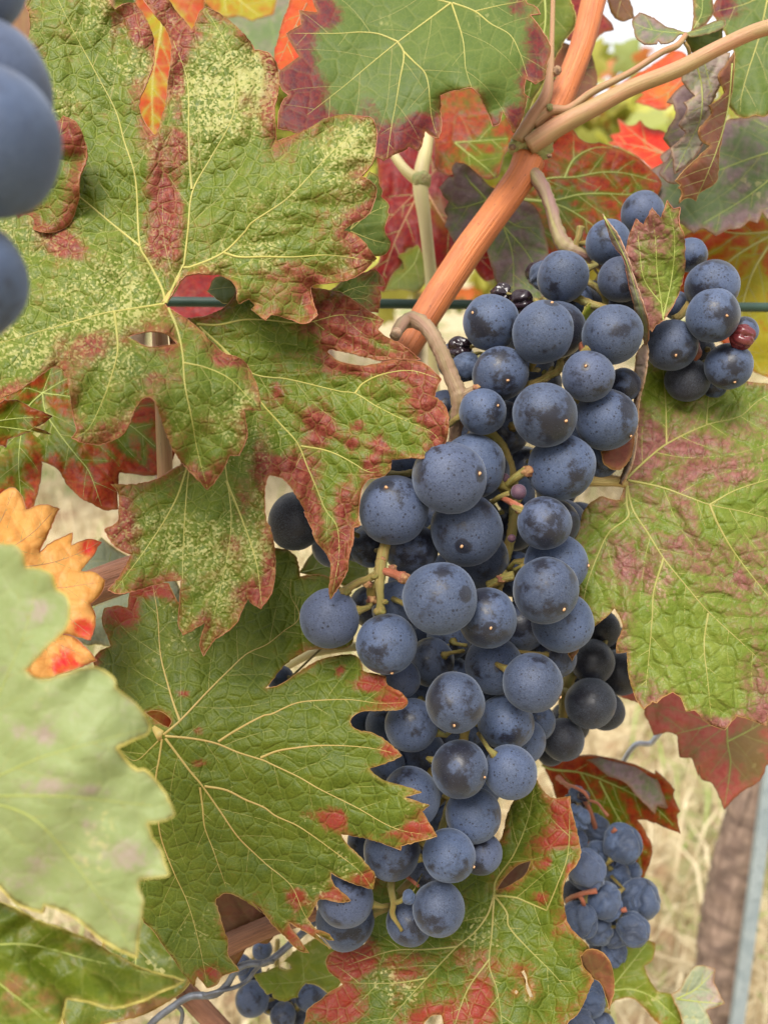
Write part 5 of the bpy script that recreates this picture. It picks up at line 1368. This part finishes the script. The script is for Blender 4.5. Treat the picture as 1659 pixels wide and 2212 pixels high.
ZF = .170
BACK = [(x + random.uniform(-12, 12), y + random.uniform(-12, 12), 44, .203 + random.uniform(0, .006)) for x, y in ((1120, 720), (1230, 760), (1180, 830), (1060, 880), (1240, 900), (1100, 990), (1200, 1060), (1010, 1060), (1140, 1170), (930, 1130), (1220, 1180), (1060, 1290), (960, 1240), (880, 1260), (1180, 1330), (900, 1440), (1000, 1400), (1110, 1470), (1040, 1540), (930, 1560), (1080, 1620), (960, 1720), (1030, 1690), (1000, 1800), (900, 1820))]
main = BACK + [
    # front
    (1172, 718, 67, .176, 'm', (12, -53)), (1060, 697, 61, .180, 'm', (-43, -12)), (1322, 722, 64, .178), (1080, 808, 60, .177, 'm', (9, 22)), (1270, 813, 56, .175, 'm', (-17, -14)),
    (1176, 897, 70, .171, 'm', (33, 18)), (1308, 906, 67, .176, 'm', (43, 38)), (1042, 889, 51, .176, 'm', (28, -8)), (1212, 1009, 72, .175), (970, 1032, 80, .168, 'm', (60, -7)),
    (850, 1102, 76, .168, 'm', (-16, -48)), (1008, 1145, 79, .173, 'm', (-17, 33)), (1176, 1130, 57, .173), (1200, 1218, 67, .180, 'm', (62, 2)), (950, 1293, 80, .164), (1178, 1275, 72, .170, 'm', (28, 35)),
    (1052, 1335, 65, .170, 'm', (0, 13)), (1215, 1345, 66, .177), (1030, 1205, 68, .180), (712, 1336, 65, .170), (836, 1391, 64, .168, 'm', (10, 55)), (1066, 1437, 63, .175, 'm', (2, -9)),
    (1150, 1475, 63, .173, 'm', (53, 25)), (983, 1517, 65, .167, 'm', (-6, 36)), (993, 1661, 61, .168, 'm', (49, 7)), (1102, 1668, 58, .172), (888, 1566, 58, .176), (1092, 1560, 60, .182), (1022, 1760, 59, .175),
    (970, 1848, 57, .171, 'm', (50, 15)), (1038, 1842, 46, .180), (888, 1722, 64, .174), (846, 1838, 61, .174), (948, 1963, 57, .172), (884, 1992, 50, .180), (746, 1941, 60, .174), (746, 1985, 64, .180),
    # behind
    (1204, 712, 60, .184), (1020, 1008, 70, .178), (1040, 1022, 62, .182), (1196, 1132, 55, .182), (1216, 1128, 50, .188), (888, 1185, 58, .178), (800, 1180, 46, .184), (775, 1175, 40, .190), (862, 1312, 58, .182), (800, 1310, 46, .186),
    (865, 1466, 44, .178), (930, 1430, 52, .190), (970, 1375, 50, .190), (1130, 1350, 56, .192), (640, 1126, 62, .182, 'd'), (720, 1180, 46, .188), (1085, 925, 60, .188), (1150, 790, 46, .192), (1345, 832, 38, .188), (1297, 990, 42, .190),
    (1112, 1068, 44, .196), (1128, 1600, 50, .186), (900, 1635, 66, .188), (835, 1565, 46, .188), (835, 1650, 40, .186), (925, 1872, 46, .184), (780, 1560, 40, .192), (785, 1820, 36, .188), (1240, 655, 46, .198), (985, 780, 42, .190),
    (962, 880, 38, .192), (870, 1000, 46, .186), (1110, 1140, 50, .196), (1200, 1420, 44, .192), (1060, 1500, 44, .194), (960, 1590, 50, .194), (1060, 1640, 44, .194), (1250, 1130, 46, .194), (1110, 1240, 50, .196),
    (1030, 1120, 50, .196), (940, 1700, 40, .192), (1160, 1560, 40, .192), (900, 1390, 40, .196), (1240, 960, 50, .192), (1050, 960, 44, .196), (1130, 1010, 46, .196), (1155, 1395, 46, .194),
    (960, 1940, 30, .186), (607, 1468, 30, .196),
    (980, 1460, 40, .2), (900, 1500, 44, .2), (1010, 1590, 46, .2), (940, 1640, 44, .2), (1090, 1500, 44, .202), (870, 1780, 40, .196), (950, 1770, 40, .194), (1000, 1700, 40, .198), (1150, 1290, 44, .2), (1120, 860, 40, .2), (1010, 950, 40, .2), (920, 1350, 40, .2),
    # shrivelled and unripe ones
    (1081, 635, 24, .190, 'k'), (1126, 654, 27, .188, 'k'), (1005, 792, 32, .182, 'r'), (992, 752, 26, .186, 'k'), (1088, 1036, 14, .180, 's'), (1120, 1063, 17, .176, 's'), (883, 1938, 15, .172, 'r'), (1105, 1163, 9, .180, 's'),
]
main_axis = [(1180, 660, .19), (1180, 800, .19), (1150, 950, .19), (1110, 1100, .189), (1080, 1250, .188), (1040, 1400, .187), (1010, 1550, .186), (980, 1700, .185), (930, 1850, .185), (870, 1950, .185), (860, 1200, .186), (820, 1280, .184)]
EY = M_rachis
bunch('large hanging bunch of plump bloomy blue-black grapes in the middle', (985, 860, .182), main, main_axis, [
    ('peduncle', [(862, 705, .188), (892, 690, .1835), (925, 712, .181), (952, 760, .180), (975, 815, .180), (992, 860, .180), (988, 900, .181), (980, 960, .184)], [13, 17, 17, 17, 17, 19, 16, 13], M_ped),
    ('peduncle_branch', [(985, 862, .180), (1008, 848, .179), (1028, 838, .179)], [13, 9, 8], M_ped),
    ('rachis', [(975, 890, .185), (1080, 960, .19), (1110, 1100, .19), (1080, 1250, .19), (1040, 1400, .189), (1010, 1550, .188), (980, 1700, .187), (930, 1850, .186), (860, 1930, .183)], [12, 12, 11, 11, 10, 10, 9, 8, 8], EY),
    ('rachis', [(852, 1130, .176), (832, 1180, .174), (822, 1225, .172), (820, 1260, .171), (822, 1300, .170), (822, 1322, .170)], [9, 12, 13, 11, 8, 12], EY),
    ('rachis', [(822, 1238, .172), (795, 1250, .171), (765, 1262, .170), (745, 1278, .170)], [10, 8, 8, 11], EY),
    ('rachis', [(822, 1232, .172), (850, 1240, .170), (872, 1248, .168)], [10, 9, 13], M_rachisred),
    ('rachis', [(812, 1262, .172), (803, 1275, .173), (806, 1292, .174)], [9, 12, 13], EY),
    ('rachis', [(1090, 840, .184), (1150, 828, .181), (1185, 812, .180), (1193, 795, .181)], [8, 8, 9, 6], EY),
    ('rachis', [(1185, 812, .180), (1205, 800, .179), (1210, 780, .181)], [8, 9, 8], EY),
    ('rachis', [(968, 920, .180), (985, 905, .179), (1000, 898, .179)], [6, 7, 8], EY),
    ('rachis', [(1085, 1060, .182), (1110, 1035, .178), (1128, 1022, .177), (1140, 1018, .177)], [9, 9, 10, 13], EY),
    ('rachis', [(1062, 1085, .180), (1080, 1073, .177), (1100, 1065, .176)], [6, 6, 6], EY),
    ('rachis', [(1080, 1073, .178), (1105, 1086, .1745), (1122, 1098, .174)], [6, 7, 11], M_rachisred),
    ('rachis', [(835, 1024, .176), (870, 1024, .175), (895, 1020, .176)], [8, 7, 8], EY),
    ('rachis', [(1055, 1265, .182), (1085, 1250, .180), (1110, 1243, .179)], [10, 10, 11], EY),
    ('rachis', [(846, 1890, .178), (845, 1920, .177), (850, 1950, .176), (848, 1975, .176), (862, 2000, .175), (868, 2010, .175)], [9, 8, 7, 6, 4, 4], EY),
    ('rachis', [(850, 1950, .176), (866, 1946, .175), (880, 1930, .175)], [6, 5, 4], EY),
    ('rachis', [(860, 1880, .178), (885, 1898, .177), (905, 1915, .176)], [4, 4, 4], M_rachisred),
    ('rachis', [(1258, 745, .182), (1262, 752, .180), (1266, 764, .179)], [9, 11, 11], M_rachisred),
], seed=3)
# cut end of the peduncle stub
root = [o for o in COL.objects if o.name.startswith('grape_bunch')][0]
M_wart = plain_mat('warty_receptacle', (.30, .16, .06), .8, 0, (.16, .05, .03), 700, .0006)
for k, (x, y, z, r) in enumerate([(744, 1279, .1695, 13), (874, 1250, .168, 14), (806, 1294, .1735, 14), (822, 1321, .1695, 13), (1142, 1018, .1765, 15), (1123, 1100, .1735, 12), (1267, 766, .1785, 13), (795, 1262, .171, 10), (848, 1228, .1715, 10), (810, 1245, .1708, 9), (1029, 838, .1785, 9), (1085, 1250, .180, 12), (832, 1300, .1695, 7), (826, 1208, .172, 8)]):
    blob('receptacle', P(x, y, z), r * z / F, M_wart if k % 3 else M_rachis, root, (1, .85, 1), k, .45, 9)
st('cut_stub', [(880, 690, .1835), (868, 700, .1815), (858, 716, .1795), (853, 728, .1785)], [13, 14, 13, 12], M_ped, root, 12, 8, .1)
st('cut_face', [(856.5, 718, .1785), (855.5, 719, .1779)], [11.5, 11], M_cut, root, 12, 9, .1)

right = [
    (1215, 598, 56, .186), (1313, 524, 48, .192), (1387, 460, 46, .197), (1342, 603, 50, .186), (1490, 551, 36, .200), (1537, 620, 58, .190), (1539, 682, 57, .183, 'm', (8, 12)), (1449, 745, 56, .184, 'm', (-5, 31)),
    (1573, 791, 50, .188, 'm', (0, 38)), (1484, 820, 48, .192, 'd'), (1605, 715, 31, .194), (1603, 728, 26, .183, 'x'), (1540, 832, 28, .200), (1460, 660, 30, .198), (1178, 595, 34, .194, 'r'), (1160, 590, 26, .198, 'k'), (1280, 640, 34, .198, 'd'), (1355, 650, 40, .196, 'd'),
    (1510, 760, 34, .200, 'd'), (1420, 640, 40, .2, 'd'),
]
bunch('smaller bunch of dark blue grapes at the right, half under the folded leaf', (1205, 500, .199), right, [(1270, 560, .2), (1350, 580, .202), (1420, 640, .202), (1500, 700, .2), (1530, 760, .198)], [
    ('peduncle', [(1128, 350, .205), (1150, 376, .2025), (1172, 405, .201), (1190, 448, .200), (1203, 498, .199), (1220, 530, .198), (1252, 545, .197), (1275, 556, .197), (1320, 590, .199)], [16, 17, 15, 14, 15, 18, 14, 12, 9], M_pedg),
    ('peduncle_branch', [(1242, 540, .197), (1248, 515, .196), (1252, 498, .196), (1254, 490, .196)], [10, 7, 8, 9], M_rachis),
    ('rachis', [(1225, 632, .196), (1245, 643, .189), (1278, 658, .187), (1312, 668, .186), (1330, 690, .188)], [8, 9, 9, 7, 7], M_rachis),
    ('rachis', [(1250, 600, .194), (1285, 618, .191), (1305, 640, .190), (1308, 662, .189)], [6, 7, 7, 6], M_rachis),
    ('rachis', [(1500, 625, .196), (1490, 650, .192), (1470, 680, .190), (1455, 690, .190)], [7, 7, 8, 10], M_rachis),
    ('rachis', [(1490, 645, .192), (1502, 640, .190)], [9, 9], M_rachisred),
    ('rachis', [(1500, 735, .195), (1508, 765, .191), (1500, 775, .192)], [6, 7, 6], M_rachisred),
], seed=5)

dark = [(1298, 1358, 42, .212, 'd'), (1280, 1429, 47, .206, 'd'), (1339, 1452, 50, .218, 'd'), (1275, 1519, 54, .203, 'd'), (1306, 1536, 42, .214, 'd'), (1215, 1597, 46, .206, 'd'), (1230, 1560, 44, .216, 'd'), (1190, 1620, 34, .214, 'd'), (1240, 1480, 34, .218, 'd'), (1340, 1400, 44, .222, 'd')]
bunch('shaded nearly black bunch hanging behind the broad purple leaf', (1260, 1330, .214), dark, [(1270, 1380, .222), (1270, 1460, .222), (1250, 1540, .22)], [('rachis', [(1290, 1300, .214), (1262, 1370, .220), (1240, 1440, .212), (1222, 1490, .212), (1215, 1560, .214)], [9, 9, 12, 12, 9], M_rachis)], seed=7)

shr = [(1243, 1768, 27, .226, 'r'), (1284, 1790, 29, .228, 'r'), (1344, 1822, 38, .226, 'r'), (1291, 1846, 27, .226, 'r'), (1267, 1879, 39, .218, 'r'), (1328, 1889, 30, .226, 'r'), (1363, 1880, 20, .232, 'r'), (1301, 1945, 38, .217, 'r'), (1380, 1942, 41, .222, 'r'),
       (1250, 1988, 36, .216, 'r'), (1288, 2006, 32, .217, 'r'), (1325, 2013, 30, .221, 'r'), (1367, 2008, 34, .220, 'r'), (1327, 2058, 27, .222, 'r'), (1246, 1715, 16, .228, 'r'), (1244, 1820, 24, .230, 'r'), (1260, 1718, 12, .226, 'k'), (1240, 1930, 26, .228, 'd'), (1310, 1900, 30, .236, 'd'), (1340, 1950, 34, .238, 'd'), (1300, 2050, 26, .234, 'd'), (1262, 1735, 14, .236, 'k'), (1232, 1728, 14, .230, 'k')]
shr = [(q[0], q[1], q[2] * 1.1, *q[3:]) for q in shr]
bunch('small bunch of shrivelled dusty blue grapes at the lower right', (1215, 1690, .238), shr, [(1250, 1760, .236), (1290, 1860, .236), (1310, 1950, .236), (1310, 2020, .234)], [
    ('rachis', [(1205, 1680, .24), (1235, 1705, .232), (1262, 1730, .228), (1275, 1755, .230), (1300, 1850, .238), (1310, 2000, .238)], [6, 5, 5, 5, 6, 5], M_rachisred),
    ('rachis', [(1210, 1690, .232), (1240, 1700, .226), (1262, 1712, .224), (1270, 1725, .224)], [3, 3.5, 3.5, 3], M_rachisred),
    ('rachis', [(1268, 1728, .226), (1290, 1735, .225), (1302, 1750, .224), (1312, 1762, .224)], [3, 3, 3, 4], M_rachisred),
    ('rachis', [(1225, 1945, .222), (1245, 1934, .215), (1265, 1928, .214), (1288, 1924, .214)], [6, 5, 5, 6], M_rachisred),
    ('rachis', [(1250, 1932, .215), (1258, 1945, .214), (1260, 1955, .215)], [5, 5, 5], M_rachisred),
    ('rachis', [(1320, 1975, .226), (1345, 1966, .219), (1352, 1964, .219)], [4, 5, 6], M_rachisred),
    ('rachis', [(1310, 1805, .23), (1325, 1795, .224), (1330, 1790, .224)], [4, 4, 5], M_rachisred)], seed=9)
shr2 = [(1275, 2165, 32, .215, 'r'), (1296, 2134, 22, .220, 'r'), (1296, 2212, 30, .216, 'r'), (1252, 2210, 32, .214, 'r'), (1280, 2250, 34, .216, 'r'), (1235, 2250, 34, .218, 'r')]
bunch('cluster of wrinkled blue grapes at the bottom edge below the shrivelled bunch', (1280, 2110, .226), shr2, [(1280, 2160, .226), (1270, 2240, .226)], [('rachis', [(1300, 2090, .232), (1285, 2140, .226), (1270, 2240, .226)], [5, 5, 5], M_rachisred)], seed=11)
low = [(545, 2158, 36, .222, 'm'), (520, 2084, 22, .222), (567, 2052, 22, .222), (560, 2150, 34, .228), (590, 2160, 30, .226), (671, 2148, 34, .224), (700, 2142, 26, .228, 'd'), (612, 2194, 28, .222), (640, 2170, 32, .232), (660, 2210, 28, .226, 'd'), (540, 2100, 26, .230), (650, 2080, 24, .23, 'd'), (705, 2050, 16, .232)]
bunch('out-of-focus blue grapes peeping round the bitten green leaf at the bottom', (600, 2050, .232), low, [(590, 2080, .236), (620, 2150, .236)], [('rachis', [(600, 2030, .236), (600, 2090, .236), (630, 2190, .236)], [5, 5, 5], M_rachis)], seed=13)
near = [(-33, 307, 156, .085, 'b'), (-45, 190, 148, .093, 'b'), (-72, -62, 126, .096, 'b'), (-80, 604, 136, .088, 'b'), (-180, 430, 140, .098, 'b'), (-200, 60, 140, .102, 'b')]
bunch('blurred pale blue grapes very close to the lens at the left edge', (-160, -100, .1), near, [(-190, 0, .1), (-200, 250, .1), (-200, 500, .1)], [('rachis', [(-190, -250, .104), (-200, 100, .106), (-210, 560, .104)], [14, 14, 12], M_rachis)], seed=15)

# small torn leaf scrap tucked between the bunches
leaf('small torn yellow-green leaf scrap tucked between the two grape bunches', (1290, 660),
     T('F: 490,440 495,360 520,310 570,290 640,298 690,320 660,420 600,520 520,560'), [(1290, 660, .190), (1260, 740, .191), (1320, 670, .194)], L_back, M_rimyel, M_veingreen, step=6, seed=80, rbase=-.2, rmar=(3, .1), ybase=-.3, prims=[T('F: 650,310 560,380 500,480')], sec=None, vr=(2, 1))

leaf('red and yellow leaf glimpsed through the petiole notch of the olive leaf', (370, 1560), T('G: 840,1180 1000,1180 1150,1250 1120,1420 900,1420'), [(340, 1550, .196), (390, 1560, .196), (360, 1600, .194)], L_fire, M_rimdark, M_veinred, step=8, seed=82, rbase=.5, rmar=(5, 0), ybase=-.5)
leaf('added dark brown leaf standing in for the shade in the slit of the bottom leaf', (1110, 1880), T('L: -100,860 -60,680 80,600 260,580 280,700 150,800 20,860'), [(1070, 1910, .212), (1150, 1860, .214), (1100, 1920, .21)], L_brown, M_rimdark, M_veinred, step=8, seed=83, rbase=.3, rmar=(5, 0), ybase=-.5)  # leaf added to darken the slit; its colour stands in for shade
